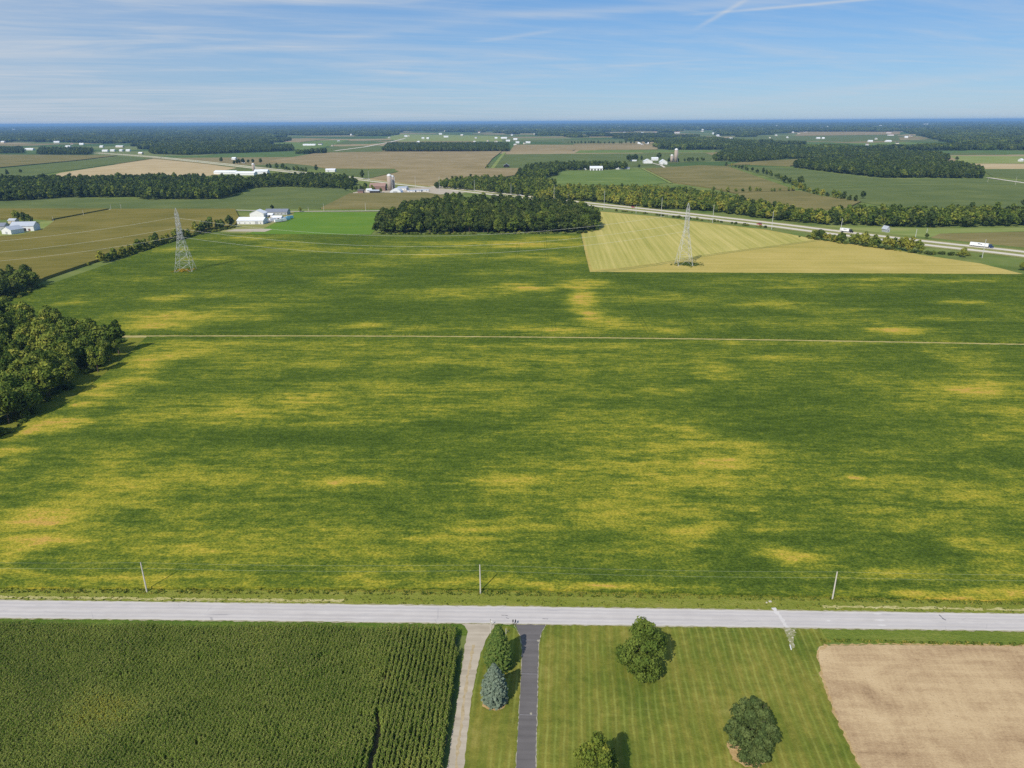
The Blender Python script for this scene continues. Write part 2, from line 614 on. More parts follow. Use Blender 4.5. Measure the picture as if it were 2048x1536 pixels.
def lawn_mat():
    m, t, b = mat('mown_lawn')
    p = t.pos()
    q = t.scaled(p, (1, 1, 1), math.radians(-4.6))
    s = t.n('ShaderNodeSeparateXYZ')
    t.link(q, s.inputs[0])
    wob = t.noise(p, (1 / 9, 1 / 9, 1), 2)
    xx = t.math('ADD', s.outputs[0], t.math('MULTIPLY', wob, 0.9))
    yy = t.math('ADD', s.outputs[1], t.math('MULTIPLY', wob, 0.9))
    f1 = t.math('ABSOLUTE', t.math('SUBTRACT', t.math('FRACT', t.math('MULTIPLY', xx, 1 / 1.75)), 0.5))
    l1 = t.sstep(f1, 0.28, 0.48)
    alt = t.math('ABSOLUTE', t.math('SUBTRACT', t.math('FRACT', t.math('MULTIPLY', xx, 1 / 3.5)), 0.5))
    alt = t.sstep(alt, 0.2, 0.3)
    f2 = t.math('ABSOLUTE', t.math('SUBTRACT', t.math('FRACT', t.math('MULTIPLY', yy, 1 / 2.1)), 0.5))
    l2 = t.sstep(f2, 0.36, 0.49)
    n1 = t.noise(p, (1 / 16, 1 / 16, 1), 4, 0.6)
    n2 = t.noise(p, (1 / 1.8, 1 / 1.8, 1), 3, 0.65)
    n3 = t.noise(p, (1 / 0.35, 1 / 0.35, 1), 2, 0.7)
    brk = t.noise(p, (1 / 13, 1 / 13, 1), 3, 0.6)
    base = t.ramp(t.math('ADD', t.math('MULTIPLY', n1, 0.75), t.math('MULTIPLY', n2, 0.25)), [(0.28, srgb(86, 101, 40)), (0.44, srgb(110, 114, 47)), (0.58, srgb(130, 126, 56)), (0.76, srgb(152, 140, 80))])
    k = t.math('MULTIPLY', l1, t.sstep(brk, 0.28, 0.62))
    c = t.mix(t.math('MULTIPLY', k, 0.29), base, srgb(172, 178, 92))
    c = t.mix(t.math('MULTIPLY', t.math('MULTIPLY', l2, t.sstep(brk, 0.45, 0.75)), 0.14), c, srgb(176, 180, 100))
    c = t.mix(t.math('MULTIPLY', alt, 0.20), c, srgb(70, 108, 30))
    g = t.ramp(t.math('ADD', t.math('MULTIPLY', n2, 0.5), t.math('MULTIPLY', n3, 0.5)), [(0.3, (0.72, 0.72, 0.72)), (0.7, (1.16, 1.16, 1.12))])
    t.link(t.mix(1.0, c, g, 'MULTIPLY'), b.inputs['Base Color'])
    t.link(t.bump(n3, 0.7, 0.12), b.inputs['Normal'])
    return m


M_LAWN = lawn_mat()


def verge_mat(name, a, b_, c_, streak=0.5, bscale=0.4):
    m, t, b = mat(name)
    p = t.pos()
    n1 = t.noise(p, (1 / 14, 1 / 3.0, 1), 4, 0.6, rot=YAW)
    n2 = t.noise(p, (1 / 1.2, 1 / 0.8, 1), 3, 0.7)
    n3 = t.noise(p, (1 / 0.3, 1 / 0.3, 1), 2, 0.7)
    x = t.math('ADD', t.math('MULTIPLY', n1, streak), t.math('ADD', t.math('MULTIPLY', n2, 1 - streak - 0.15), t.math('MULTIPLY', n3, 0.15)))
    c = t.ramp(x, [(0.3, a), (0.5, b_), (0.7, c_)])
    t.link(c, b.inputs['Base Color'])
    t.link(t.bump(t.math('ADD', n2, n3), 0.8, bscale), b.inputs['Normal'])
    return m


M_VERGE = verge_mat('rough_verge', srgb(104, 116, 42), srgb(130, 136, 56), srgb(156, 150, 78))
M_VERGEGREEN = verge_mat('green_verge', srgb(72, 96, 34), srgb(90, 112, 42), srgb(116, 130, 56))
M_VERGERIGHT = verge_mat('mown_verge', srgb(92, 110, 44), srgb(112, 126, 52), srgb(140, 142, 70))
M_WEEDS = verge_mat('weedy_edge', srgb(92, 108, 36), srgb(122, 126, 48), srgb(158, 142, 64), 0.35, 0.4)
M_MEDIAN = verge_mat('roadside_grass', srgb(120, 126, 66), srgb(142, 142, 84), srgb(166, 158, 104))
M_DRYGRASS = verge_mat('dry_cut_grass', srgb(120, 128, 62), srgb(182, 172, 110), srgb(214, 204, 158), 0.3)
M_TRACK = verge_mat('grass_track', srgb(150, 142, 84), srgb(174, 160, 104), srgb(196, 180, 130), 0.4, 0.15)


def road_mat(name, a, b_, tracks=True, dark=None):
    m, t, b = mat(name, 0.9, 0.1)
    p = t.pos()
    n1 = t.noise(p, (1 / 30, 1 / 1.1, 1), 4, 0.6, rot=YAW)
    n2 = t.noise(p, (1 / 5, 1 / 4, 1), 4, 0.65)
    n3 = t.noise(p, (1 / 0.25, 1 / 0.25, 1), 2, 0.8)
    x = t.math('ADD', t.math('MULTIPLY', n1, 0.5), t.math('ADD', t.math('MULTIPLY', n2, 0.3), t.math('MULTIPLY', n3, 0.2)))
    c = t.ramp(x, [(0.32, a), (0.66, b_)])
    if tracks == 'lanes':
        ac = t.attr('across')
        wob = t.math('MULTIPLY', t.math('SUBTRACT', n2, 0.5), 0.12)
        aa = t.math('ABSOLUTE', t.math('ADD', ac, wob))
        tr1 = t.math('SUBTRACT', 1.0, t.sstep(t.math('ABSOLUTE', t.math('SUBTRACT', aa, 0.30)), 0.04, 0.14))
        tr2 = t.math('SUBTRACT', 1.0, t.sstep(t.math('ABSOLUTE', t.math('SUBTRACT', aa, 0.68)), 0.04, 0.14))
        c = t.mix(t.math('MULTIPLY', t.math('MAXIMUM', tr1, tr2), 0.30), c, srgb(166, 162, 163))
        c = t.mix(t.math('MULTIPLY', t.sstep(aa, 0.84, 1.0), 0.5), c, srgb(206, 200, 188))
        c = t.mix(t.math('MULTIPLY', t.sstep(t.noise(p, (1 / 9, 1 / 1.4, 1), 4, 0.7, rot=YAW), 0.58, 0.72), 0.35), c, srgb(158, 155, 156))
    if dark:
        # tar-sealed cracks wander across
        v = t.vor(t.vmath('ADD', p, t.n('ShaderNodeCombineXYZ').outputs[0]), (1 / 9, 1 / 4.5, 1), 'Distance', 'DISTANCE_TO_EDGE', 0.05)
        k = t.math('MULTIPLY', t.math('SUBTRACT', 1.0, t.sstep(v, 0.003, 0.012)), t.sstep(t.noise(p, (1 / 14, 1 / 14, 1), 2), 0.52, 0.66))
        c = t.mix(t.math('MULTIPLY', k, 0.45), c, dark)
    t.link(c, b.inputs['Base Color'])
    t.link(t.bump(n3, 0.35, 0.02), b.inputs['Normal'])
    return m


M_ROAD = road_mat('chip_seal', srgb(178, 171, 165), srgb(204, 197, 190), tracks='lanes', dark=srgb(120, 118, 122))
M_SHOULDER = verge_mat('gravel_shoulder', srgb(120, 118, 80), srgb(158, 150, 122), srgb(188, 182, 164), 0.2, 0.05)
M_HWY = road_mat('pale_concrete', srgb(194, 184, 166), srgb(214, 204, 187))
M_GRAVEL = road_mat('gravel', srgb(158, 146, 126), srgb(194, 182, 162))
M_GRAVELMID = verge_mat('worn_gravel_crown', srgb(152, 134, 98), srgb(176, 158, 124), srgb(194, 178, 150), 0.3, 0.05)
M_ASPHALT = road_mat('weathered_asphalt', srgb(94, 90, 88), srgb(116, 111, 108))
M_JOINT = road_mat('filled_joint', srgb(122, 119, 120), srgb(146, 142, 142))
M_CHIPS = road_mat('pale_limestone_chips', srgb(148, 142, 122), srgb(180, 172, 154))
M_RUBBLE = verge_mat('rubble', srgb(104, 114, 56), srgb(142, 140, 100), srgb(192, 186, 168), 0.15, 0.15)
M_PALEPATCH = road_mat('pale_patch', srgb(194, 188, 182), srgb(212, 206, 200))


def soil_mat():
    m, t, b = mat('bare_soil')
    p = t.pos()
    n1 = t.noise(p, (1 / 14, 1 / 9, 1), 5, 0.62, dist=0.6)
    n2 = t.noise(p, (1 / 30, 1 / 1.6, 1), 4, 0.6, rot=YAW)
    n3 = t.noise(p, (1 / 0.5, 1 / 0.4, 1), 3, 0.75)
    n4 = t.noise(p, (1 / 1.2, 1 / 18, 1), 4, 0.6, rot=math.radians(-10))
    x = t.math('ADD', t.math('MULTIPLY', n1, 0.42), t.math('ADD', t.math('MULTIPLY', n2, 0.2), t.math('ADD', t.math('MULTIPLY', n3, 0.24), t.math('MULTIPLY', n4, 0.14))))
    c = t.ramp(x, [(0.34, srgb(128, 104, 78)), (0.44, srgb(168, 141, 107)), (0.54, srgb(192, 166, 127)), (0.7, srgb(210, 185, 145))])
    fl = t.math('MULTIPLY', t.sstep(t.noise(p, (1 / 0.32, 1 / 0.7, 1), 2, 0.6), 0.62, 0.70), t.sstep(n1, 0.40, 0.6))
    c = t.mix(t.math('MULTIPLY', fl, 0.45), c, srgb(104, 84, 64))
    t.link(c, b.inputs['Base Color'])
    t.link(t.bump(n3, 0.8, 0.12), b.inputs['Normal'])
    return m


M_SOIL = soil_mat()
M_SOILRIM = verge_mat('dry_field_rim', srgb(150, 124, 80), srgb(178, 150, 104), srgb(200, 174, 130), 0.3, 0.15)
M_DARKSOIL = verge_mat('dark_corn_soil', srgb(96, 84, 58), srgb(122, 106, 76), srgb(150, 132, 98), 0.3, 0.15)  # dark soil colour for the ground beneath the standing corn

# ------------------------------------------------------------------ the ground sheet out to the horizon
gl = [0]
stp = 40.0
while gl[-1] < 90000:
    gl.append(gl[-1] + stp)
    stp *= 1.25
xs = [-v for v in reversed(gl[1:])] + gl
ys = [-v for v in reversed(gl[1:12])] + gl
gv = [(x, y, 0.0) for y in ys for x in xs]
nx = len(xs)
gf = [(j * nx + i, j * nx + i + 1, (j + 1) * nx + i + 1, (j + 1) * nx + i) for j in range(len(ys) - 1) for i in range(nx - 1)]
tag(meshobj('ground', gv, gf, M_LAND), kind='structure')

# ------------------------------------------------------------------ the country road and what lies this side of it
def along(ya, yb, yc, x0=-260.0, x1=260.0, n=60):
    """a line across the photograph through heights ya, yb, yc at its left edge, middle and right edge"""
    a, b, c = G(0, ya), G(1024, yb), G(2048, yc)
    out = []
    for i in range(n + 1):
        x = x0 + (x1 - x0) * i / n
        if x < b.x:
            k = (x - a.x) / (b.x - a.x)
            y = a.y + (b.y - a.y) * k
        else:
            k = (x - b.x) / (c.x - b.x)
            y = b.y + (c.y - b.y) * k
        out.append(Vector((x, y)))
    return out


road_n = along(1201, 1214, 1229)
road_s = along(1236, 1247.5, 1262)
rr = random.Random(5)
v, f = [], []
for a, b in zip(resample(road_n, 1.2), resample(road_s, 1.2)):
    v += [(a.x, a.y + rr.uniform(-.12, .12), 0.10), (b.x, b.y + rr.uniform(-.12, .12), 0.10)]
for i in range(len(v) // 2 - 1):
    f.append((2 * i, 2 * i + 1, 2 * i + 3, 2 * i + 2))
road = tag(meshobj('road', v, f, M_ROAD), kind='structure')
ra = road.data.attributes.new('across', 'FLOAT', 'POINT')
ra.data.foreach_set('value', [1.0 if i % 2 == 0 else -1.0 for i in range(len(v))])
ribbon('road_shoulder', road_n, -0.2, 0.35, 0.088, M_SHOULDER, jit=0.22, step=0.8, seed=8)
ribbon('road_shoulder', road_s, -0.35, 0.2, 0.088, M_SHOULDER, jit=0.22, step=0.8, seed=9)

# grass beside the road
vn = along(1176, 1185, 1206)
slab('verge', [p for p in road_n] + [p + Vector((0, .2)) for p in reversed(vn)], 0.05, M_VERGE)
sv = along(1262, 1272, 1293)
rs2, sv2 = [p + Vector((0, .05)) for p in road_s], list(sv)
slab('verge', [p for p in rs2 if p.x < 20] + [p for p in reversed(sv2) if p.x < 20], 0.045, M_VERGEGREEN)
slab('verge', [p for p in rs2 if p.x > 20] + [p for p in reversed(sv2) if p.x > 20], 0.045, M_VERGERIGHT)
# strips of dried cut grass along the far side
ribbon('dry_grass_strip', [p.lerp(q, 0.27) for p, q in zip(road_n, vn)][:26], -0.45, 0.45, 0.058, M_DRYGRASS, jit=0.38, step=1.0)
ribbon('dry_grass_strip', [p.lerp(q, 0.38) for p, q in zip(road_n, vn)][39:], -0.45, 0.45, 0.058, M_DRYGRASS, jit=0.38, step=1.0)

# drives, lawn and bare field
lawn_poly = GP([(1070, 1249), (1300, 1250), (1640, 1257), (1660, 1286), (1634, 1296), (1642, 1352), (1668, 1424), (1722, 1534), (1760, 1620), (1040, 1620), (1055, 1400)])
slab('lawn', lawn_poly, 0.060, M_LAWN, step=1.5, jit=0.1)
isl = GP([(985, 1256), (1005, 1252), (1025, 1254), (1040, 1268), (1046, 1300), (1042, 1400), (1036, 1620), (902, 1620), (926, 1536), (941, 1400), (958, 1310), (968, 1280)])
slab('grass_island', isl, 0.062, M_LAWN, step=1.0, jit=0.08)
gd = GP([(920, 1244.5), (985, 1245.5), (990, 1251), (972, 1280), (960, 1310), (942, 1400), (928, 1536), (915, 1640), (880, 1640), (894, 1536), (915, 1400), (930, 1290), (936, 1265), (930, 1252)])
slab('gravel_drive', gd, 0.075, M_GRAVEL, step=0.8, jit=0.12)
mid = GP([(948, 1290), (934, 1360), (926, 1420), (912, 1536), (902, 1620)])
ribbon('gravel_crown', mid, -0.35, 0.25, 0.080, M_GRAVELMID, jit=0.22, step=0.8)
ad = GP([(1030, 1248), (1092, 1249), (1084, 1262), (1078, 1284), (1076, 1350), (1072, 1536), (1070, 1640), (1028, 1640), (1032, 1536), (1040, 1400), (1045, 1300), (1042, 1275)])
slab('asphalt_drive', ad, 0.085, M_ASPHALT, step=1.2, jit=0.05)
for yj, xa, xb in ((1280, 1043, 1079), (1348, 1041, 1076), (1430, 1039, 1075)):
    a, b = G(xa, yj), G(xb, yj + 1)
    ribbon('drive_joint', [a.xy, b.xy], -0.07, 0.07, 0.090, M_JOINT, jit=0.03, step=0.5)
for cx, cy, s_ in ((1077, 1282, 0.26), (1062, 1428, 0.2)):
    c = G(cx, cy)
    ri = random.Random(cx)
    slab('gravel_spill', [(c.x + s_ * (1 + .5 * ri.random()) * math.cos(a), c.y + 1.3 * s_ * (1 + .5 * ri.random()) * math.sin(a)) for a in np.linspace(0, 6.28, 15)[:-1]], 0.093, M_CHIPS, low=0.086)
# chips thrown along the edges of the asphalt
for seq, sd in (([(1092, 1250), (1082, 1268), (1078, 1290), (1076, 1350), (1072, 1536)], 1), ([(1028, 1250), (1040, 1272), (1044, 1300), (1040, 1400), (1032, 1536)], 2)):
    ribbon('drive_edge', GP(seq), -0.07, 0.05, 0.070 + 0.019 * (sd % 2), M_CHIPS, jit=0.11, step=0.5, seed=sd)

soil_poly = GP([(1640, 1292), (1760, 1290), (2048, 1292), (2500, 1300), (2700, 1640), (1780, 1640), (1722, 1536), (1668, 1424), (1643, 1352), (1634, 1306)])
slab('bare_field', soil_poly, 0.055, M_SOIL, step=1.5, jit=0.12)
ribbon('dry_field_rim', GP([(2300, 1293), (2048, 1290), (1760, 1288), (1650, 1290), (1633, 1302), (1642, 1352), (1667, 1424), (1721, 1536), (1775, 1640)]), -0.1, 0.35, 0.070, M_SOILRIM, jit=0.32, step=0.8)

# culvert crossing: pale patch over the road, rubble, a white pipe end
ribbon('road_patch', GP([(1547, 1216), (1560, 1234), (1574, 1256)]), -0.5, 0.5, 0.106, M_PALEPATCH, jit=0.3, step=0.5)
slab('rubble_strip', GP([(1566, 1256), (1592, 1257), (1588, 1275), (1588, 1296), (1582, 1299), (1576, 1276)]), 0.072, M_RUBBLE, step=0.5, jit=0.32)
for px_, py_, w_ in ((1755, 1228, .8), (1760, 1241, 1.0), (1764, 1251, .8), (1657, 1242, .35)):
    c = G(px_, py_)
    ri = random.Random(px_)
    slab('road_mark', [(c.x + w_ * (1 + .6 * ri.random()) * math.cos(a), c.y + .22 * (1 + .6 * ri.random()) * math.sin(a)) for a in np.linspace(0, 6.28, 13)[:-1]], 0.106, M_PALEPATCH, low=0.101)
M_TAR = road_mat('tar', srgb(92, 90, 94), srgb(120, 118, 122))
ribbon('tar_seam', GP([(1878, 1230), (1886, 1238), (1892, 1241)]), -0.12, 0.14, 0.107, M_TAR, jit=0.08, step=0.4)
for q in ([(1003, 1231), (1016, 1232)], [(1012, 1236), (1018, 1238)], [(1085, 1238), (1096, 1238.5)]):
    ribbon('tar_seam', GP(q), -0.07, 0.07, 0.107, M_TAR, jit=0.04, step=0.4)

# ------------------------------------------------------------------ the big soybean field beyond the road
PATCH = [(350, 1000, 400, 70, .32), (1210, 960, 310, 105, .34), (1920, 860, 150, 130, .26), (500, 820, 350, 36, .28), (1720, 1020, 240, 56, .24), (900, 800, 300, 36, .26), (850, 1110, 520, 46, .24), (150, 1090, 260, 60, .3), (1350, 740, 200, 40, .26), (700, 700, 400, 14, .25),
    # centre and half size in the photograph, strength of the yellowing
    (585, 800, 75, 22, .95), (450, 832, 200, 14, .6), (300, 838, 80, 8, .6), (800, 790, 170, 25, .45), (1000, 810, 120, 14, .4), (260, 968, 130, 12, .6), (700, 970, 90, 10, .75),
    (480, 965, 250, 20, .45), (550, 910, 180, 14, .35), (60, 1040, 60, 26, 1.1), (110, 1085, 120, 26, .7), (20, 1110, 60, 25, .6), (260, 940, 90, 45, .35), (340, 1010, 90, 25, .4), (450, 1100, 260, 26, .45),
    (830, 1072, 130, 10, .6), (900, 1105, 200, 18, .4), (1000, 1080, 100, 14, .4), (640, 1090, 130, 30, .4), (1150, 1110, 120, 16, .4), (1370, 880, 70, 26, .65), (1440, 918, 100, 30, .85), (1280, 930, 110, 34, .6),
    (1460, 965, 60, 22, .6), (1170, 845, 120, 24, .45), (1010, 965, 110, 26, .55), (1130, 985, 120, 30, .4), (1230, 900, 90, 26, .4), (1390, 1062, 60, 40, .65), (1290, 1030, 70, 35, .45),
    (1340, 1100, 60, 18, .4), (1715, 959, 24, 7, 1.3), (1560, 1060, 50, 14, .85), (1600, 1118, 60, 16, .95), (1640, 1135, 80, 10, .6), (1790, 985, 120, 50, .4), (1700, 930, 130, 26, .4), (1570, 950, 120, 18, .4), (1920, 720, 60, 26, .55),
    (1940, 780, 90, 16, .8), (2020, 775, 60, 20, .5), (1900, 800, 60, 10, .5), (2020, 840, 60, 34, .5), (1960, 1000, 70, 30, .45), (1950, 1090, 70, 30, .6), (1990, 1140, 60, 22, .75), (1960, 1185, 200, 9, 1.1), (1790, 1150, 70, 12, .7), (1820, 1060, 70, 20, .4), (1740, 1180, 60, 7, .6),
    (1420, 738, 36, 10, .85), (1450, 757, 40, 7, .7), (1560, 720, 120, 8, .5), (1300, 785, 70, 7, .55), (1000, 725, 220, 16, .4), (620, 725, 160, 16, .4), (500, 690, 120, 6, .5), (1300, 690, 500, 4, .5),
    (350, 705, 60, 16, .8), (300, 725, 45, 22, .8), (245, 770, 50, 14, .8), (215, 790, 50, 10, .6), (420, 760, 120, 20, .3), (105, 852, 48, 11, 1.35), (55, 872, 34, 9, 1.3), (22, 905, 26, 9, 1.25), (-10, 940, 30, 12, 1.2), (165, 812, 18, 5, 1.2),
    (300, 1160, 300, 7, .55), (850, 1163, 160, 9, .6), (780, 1150, 80, 10, .5), (500, 1175, 400, 4, .5), (1200, 1178, 190, 4, 1.0), (1010, 1170, 60, 5, .7), (80, 1150, 150, 16, .4), (1450, 1020, 70, 14, .3), (1180, 1030, 110, 16, .35),
    # beyond the grass track
    (700, 558, 45, 10, .6), (330, 635, 90, 10, .9), (310, 655, 70, 8, .9), (335, 596, 40, 6, .8), (480, 636, 70, 7, .55), (150, 605, 20, 5, .6), (600, 600, 60, 8, .3), (500, 615, 80, 8, .35), (430, 590, 70, 8, .3),
    (255, 560, 60, 6, .35), (420, 520, 50, 6, .45), (350, 500, 50, 4, .5), (720, 652, 45, 6, .65), (850, 660, 90, 6, .35), (1050, 577, 50, 7, 1.0), (925, 588, 90, 9, .55), (790, 590, 60, 7, .3),
    (1165, 570, 36, 8, 1.25), (1180, 600, 26, 18, 1.1), (1190, 630, 30, 16, 1.0), (1215, 645, 60, 8, .8), (1060, 660, 110, 5, .8), (1150, 662, 120, 5, .6), (1050, 490, 130, 6, .9), (1100, 478, 60, 5, .7), (870, 508, 80, 7, .6),
    (930, 490, 120, 6, .5), (640, 500, 120, 5, .4), (480, 476, 60, 4, .6), (560, 490, 60, 4, .5), (1040, 515, 100, 6, .5), (1130, 520, 50, 8, .5), (1010, 545, 60, 6, .35), (750, 530, 90, 6, .35), (1550, 612, 80, 6, .6), (1805, 664, 45, 7, 1.0), (1600, 648, 160, 9, .35), (1940, 606, 50, 4, .7), (1500, 565, 150, 6, .3),
    (1340, 600, 100, 8, .3), (1650, 575, 140, 5, .35), (1900, 640, 100, 6, .3), (1420, 650, 160, 8, .3), (1770, 560, 60, 3, .6), (1950, 563, 50, 3, .6), (1300, 667, 80, 4, .5), (1700, 625, 120, 5, .35)]
GREENER = [(450, 872, 330, 16, .5), (700, 885, 160, 14, .4), (900, 925, 110, 26, .4), (620, 1020, 200, 22, .45), (330, 1045, 110, 20, .35), (720, 752, 260, 9, .4), (480, 775, 160, 14, .35), (1180, 800, 200, 10, .3), (1130, 880, 120, 14, .35), (1530, 870, 110, 22, .5),
           (1640, 800, 170, 26, .45), (1830, 860, 150, 40, .45), (1600, 930, 90, 12, .35), (1700, 1075, 110, 34, .45), (1500, 1130, 90, 34, .5), (1830, 1100, 70, 24, .35), (1880, 940, 150, 26, .35), (1990, 930, 60, 22, .35), (1240, 1075, 120, 22, .3), (920, 1145, 140, 10, .35), (1320, 1150, 180, 16, .4),
           (1470, 1000, 70, 16, .35), (450, 555, 200, 16, .35), (800, 620, 160, 14, .4), (880, 545, 150, 14, .35), (600, 640, 120, 8, .3), (1350, 565, 160, 8, .35), (1450, 625, 200, 10, .35), (1800, 600, 220, 10, .35), (1950, 650, 110, 8, .3), (1080, 620, 60, 22, .4), (200, 620, 70, 14, .3), (1740, 725, 150, 10, .35)]
DG = []
for cx, cy, rx, ry, s_ in GREENER:
    c = G(cx, cy)
    DG.append((c.x, c.y, rx * mpp(cx, cy), 0.5 * (G(cx, cy - ry).y - G(cx, cy + ry).y), s_))
PG = []
for cx, cy, rx, ry, s_ in PATCH:
    c = G(cx, cy)
    PG.append((c.x, c.y, rx * mpp(cx, cy) * 1.05, 0.55 * (G(cx, cy - ry).y - G(cx, cy + ry).y), s_))


def yellowing(X, Y):
    a = np.zeros(X.shape)
    wx = value_noise(X / 26, Y / 16, 31) + .5 * value_noise(X / 11, Y / 7, 32) - .75
    wy = value_noise(X / 30, Y / 14, 33) + .5 * value_noise(X / 12, Y / 6, 34) - .75
    X, Y = X + wx * 14 + wy * 8, Y + wy * 6.5
    for cx, cy, rx, ry, s_ in PG:
        d = ((X - cx) / rx) ** 2 + ((Y - cy) / ry) ** 2
        a = np.maximum(a, s_ * np.exp(-(d ** 1.3) * 0.7)) + 0.25 * s_ * np.exp(-d * 0.6)
    for cx, cy, rx, ry, s_ in DG:
        d = ((X - cx) / rx) ** 2 + ((Y - cy) / ry) ** 2
        a -= .5 * s_ * np.exp(-d * .8)
    return np.clip(a, -.4, 1.5)


def crop_sheet(name, left, right, bot, top, nu, nv, z, m, label, cat):
    """a standing crop between four curves: left(v), right(v) give x; bot(x), top(x) give y"""
    V = np.linspace(0, 1, nv)
    U = np.linspace(0, 1, nu)
    X = np.zeros((nv, nu))
    Y = np.zeros((nv, nu))
    for j, vv in enumerate(V):
        X[j] = left(vv) + (right(vv) - left(vv)) * U
        Y[j] = bot(X[j]) * (1 - vv) + top(X[j]) * vv
    rs = np.random.RandomState(4)
    for edge in (0, -1):
        Y[edge] += rs.uniform(-.35, .35, nu)
    Z = np.full(X.shape, z)
    verts = np.stack([X, Y, Z], -1).reshape(-1, 3)
    idx = np.arange(nv * nu).reshape(nv, nu)
    F = np.stack([idx[:-1, :-1], idx[:-1, 1:], idx[1:, 1:], idx[1:, :-1]], -1).reshape(-1, 4)
    ring = list(idx[0]) + list(idx[1:, -1]) + list(idx[-1, ::-1][1:]) + list(idx[1:-1, 0][::-1])
    low = verts[ring].copy()
    low[:, 2] = -0.3
    n0 = len(verts)
    verts = np.vstack([verts, low])
    L = len(ring)
    skirt = [(ring[i], n0 + i, n0 + (i + 1) % L, ring[(i + 1) % L]) for i in range(L)]
    o = meshobj(name, verts.tolist(), F.tolist() + skirt, m)
    a = o.data.attributes.new('yel', 'FLOAT', 'POINT')
    a.data.foreach_set('value', yellowing(verts[:, 0], verts[:, 1]).astype(np.float32))
    return tag(o, label, cat, kind='stuff')


def lin_fn(pts):
    q = sorted((p[0], p[1]) for p in pts)
    xa, ya = [p[0] for p in q], [p[1] for p in q]
    return lambda x: np.interp(x, xa, ya)


def v_fn(pts):
    """x along a side as a function of the fraction from near to far"""
    q = sorted((p[1], p[0]) for p in pts)
    y0, y1 = q[0][0], q[-1][0]
    ya, xa = [(p[0] - y0) / (y1 - y0) for p in q], [p[1] for p in q]
    return lambda v_: float(np.interp(v_, ya, xa))


near_edge = along(1178, 1181, 1204, -420, 420)
trk = GP([(-300, 671), (0, 671.5), (262, 673), (640, 673), (1024, 675), (1536, 681), (2048, 690), (2500, 699)])
trk = smoothline(trk, 6)
lf = GP([(-420, 1178), (-260, 1050), (-120, 955), (0, 880), (52, 848), (125, 814), (169, 780), (227, 733), (258, 704), (276, 686)])
crop_sheet('soybean_crop', v_fn(lf), lambda v_: 420.0, lin_fn(near_edge), lin_fn([p + Vector((0, -2.2)) for p in trk]), 320, 120, 0.75, M_SOY,
           'green and yellow soybean crop between the country road and the grass track', 'soybeans')
ul = [Vector((-352, G(-70, 672).y)), Vector((-351, 440))] + GP([(20, 600), (100, 570), (200, 535), (340, 487), (405, 469)])
top_l = lin_fn(GP([(380, 468), (742, 470.5), (1000, 470), (1160, 468.5)]))
sx0, sx1 = G(1190, 676), G(1163, 470)
crop_sheet('soybean_crop', v_fn(ul), v_fn([(63.4, G(1190, 676).y), (63.4, 569), (75, 776)]), lin_fn([p + Vector((0, 2.2)) for p in trk]), top_l, 170, 110, 0.75, M_SOY,
           'soybean crop beyond the grass track, reaching back to the round wood', 'soybeans')
crop_sheet('soybean_crop', lambda v_: 63.4, lambda v_: 520.0, lin_fn([p + Vector((0, 2.2)) for p in trk]), lin_fn(GP([(1170, 545.5), (2048, 550), (2400, 553)])), 160, 60, 0.75, M_SOY,
           'soybean crop beyond the grass track, in front of the tan hay field', 'soybeans')
ribbon('grass_track', trk, -2.0, 2.0, 0.06, M_TRACK, jit=0.3, step=4.0)
# rough grass at the left edge of the field, along the wood
slab('field_margin', GP([(-520, 1178), (-420, 1178), (-260, 1050), (-120, 955), (0, 880), (125, 814), (227, 733), (290, 676), (262, 674), (180, 720), (80, 790), (-20, 860), (-300, 1000)]), 0.04, M_WEEDS)
# weeds between verge and soybeans
slab('weedy_strip', [p for p in vn] + [p + Vector((0, .9)) for p in reversed(along(1178, 1181, 1204))], 0.12, M_WEEDS, low=-.1, step=1.2, jit=0.35)

# ------------------------------------------------------------------ hay field with the pylon, its track, the clover
hp = GP([(1163, 468), (1200, 423), (1300, 432), (1536, 460), (1640, 480), (1760, 495), (1850, 511), (1960, 527), (2048, 548.5), (1700, 546.8), (1179, 544.5), (1170, 505)])
hay = slab('hay_field', hp, 0.10, M_HAY, step=6.0, jit=0.4)
# the part north of the diagonal track is striped with swaths
hs = GP([(1165, 470), (1200, 425), (1300, 434), (1536, 462), (1630, 479), (1590, 486), (1480, 500), (1350, 521), (1240, 536), (1185, 540)])
at = None
hay2 = slab('hay_field', hs, 0.14, M_HAY, low=0.0, step=5.0, jit=0.5)
for o_, val in ((hay, 0.0), (hay2, 1.0)):
    a = o_.data.attributes.new('strip', 'FLOAT', 'POINT')
    a.data.foreach_set('value', [val] * len(o_.data.vertices))
M_DARKTRK = verge_mat('green_wheel_track', srgb(120, 128, 66), srgb(140, 142, 78), srgb(160, 154, 90))
tl = smoothline(GP([(1195, 544), (1300, 531), (1400, 513), (1500, 499), (1590, 487), (1645, 479)]), 6)
ribbon('farm_track', tl, -3.2, -1.6, 0.16, M_DARKTRK, jit=0.3, step=5)
ribbon('farm_track', tl, 1.2, 2.6, 0.16, M_DARKTRK, jit=0.3, step=5)
slab('clover_field', GP([(592, 425), (783, 424.5), (742, 469), (490, 468), (560, 440)]), 0.25, M_WHEATGR)

# ------------------------------------------------------------------ farther fields: standing corn is a step up from its neighbours
def fld(name, poly, z, m, label, cat):
    return slab(name, GP(poly), z, m, kind='stuff', label=label, cat=cat)


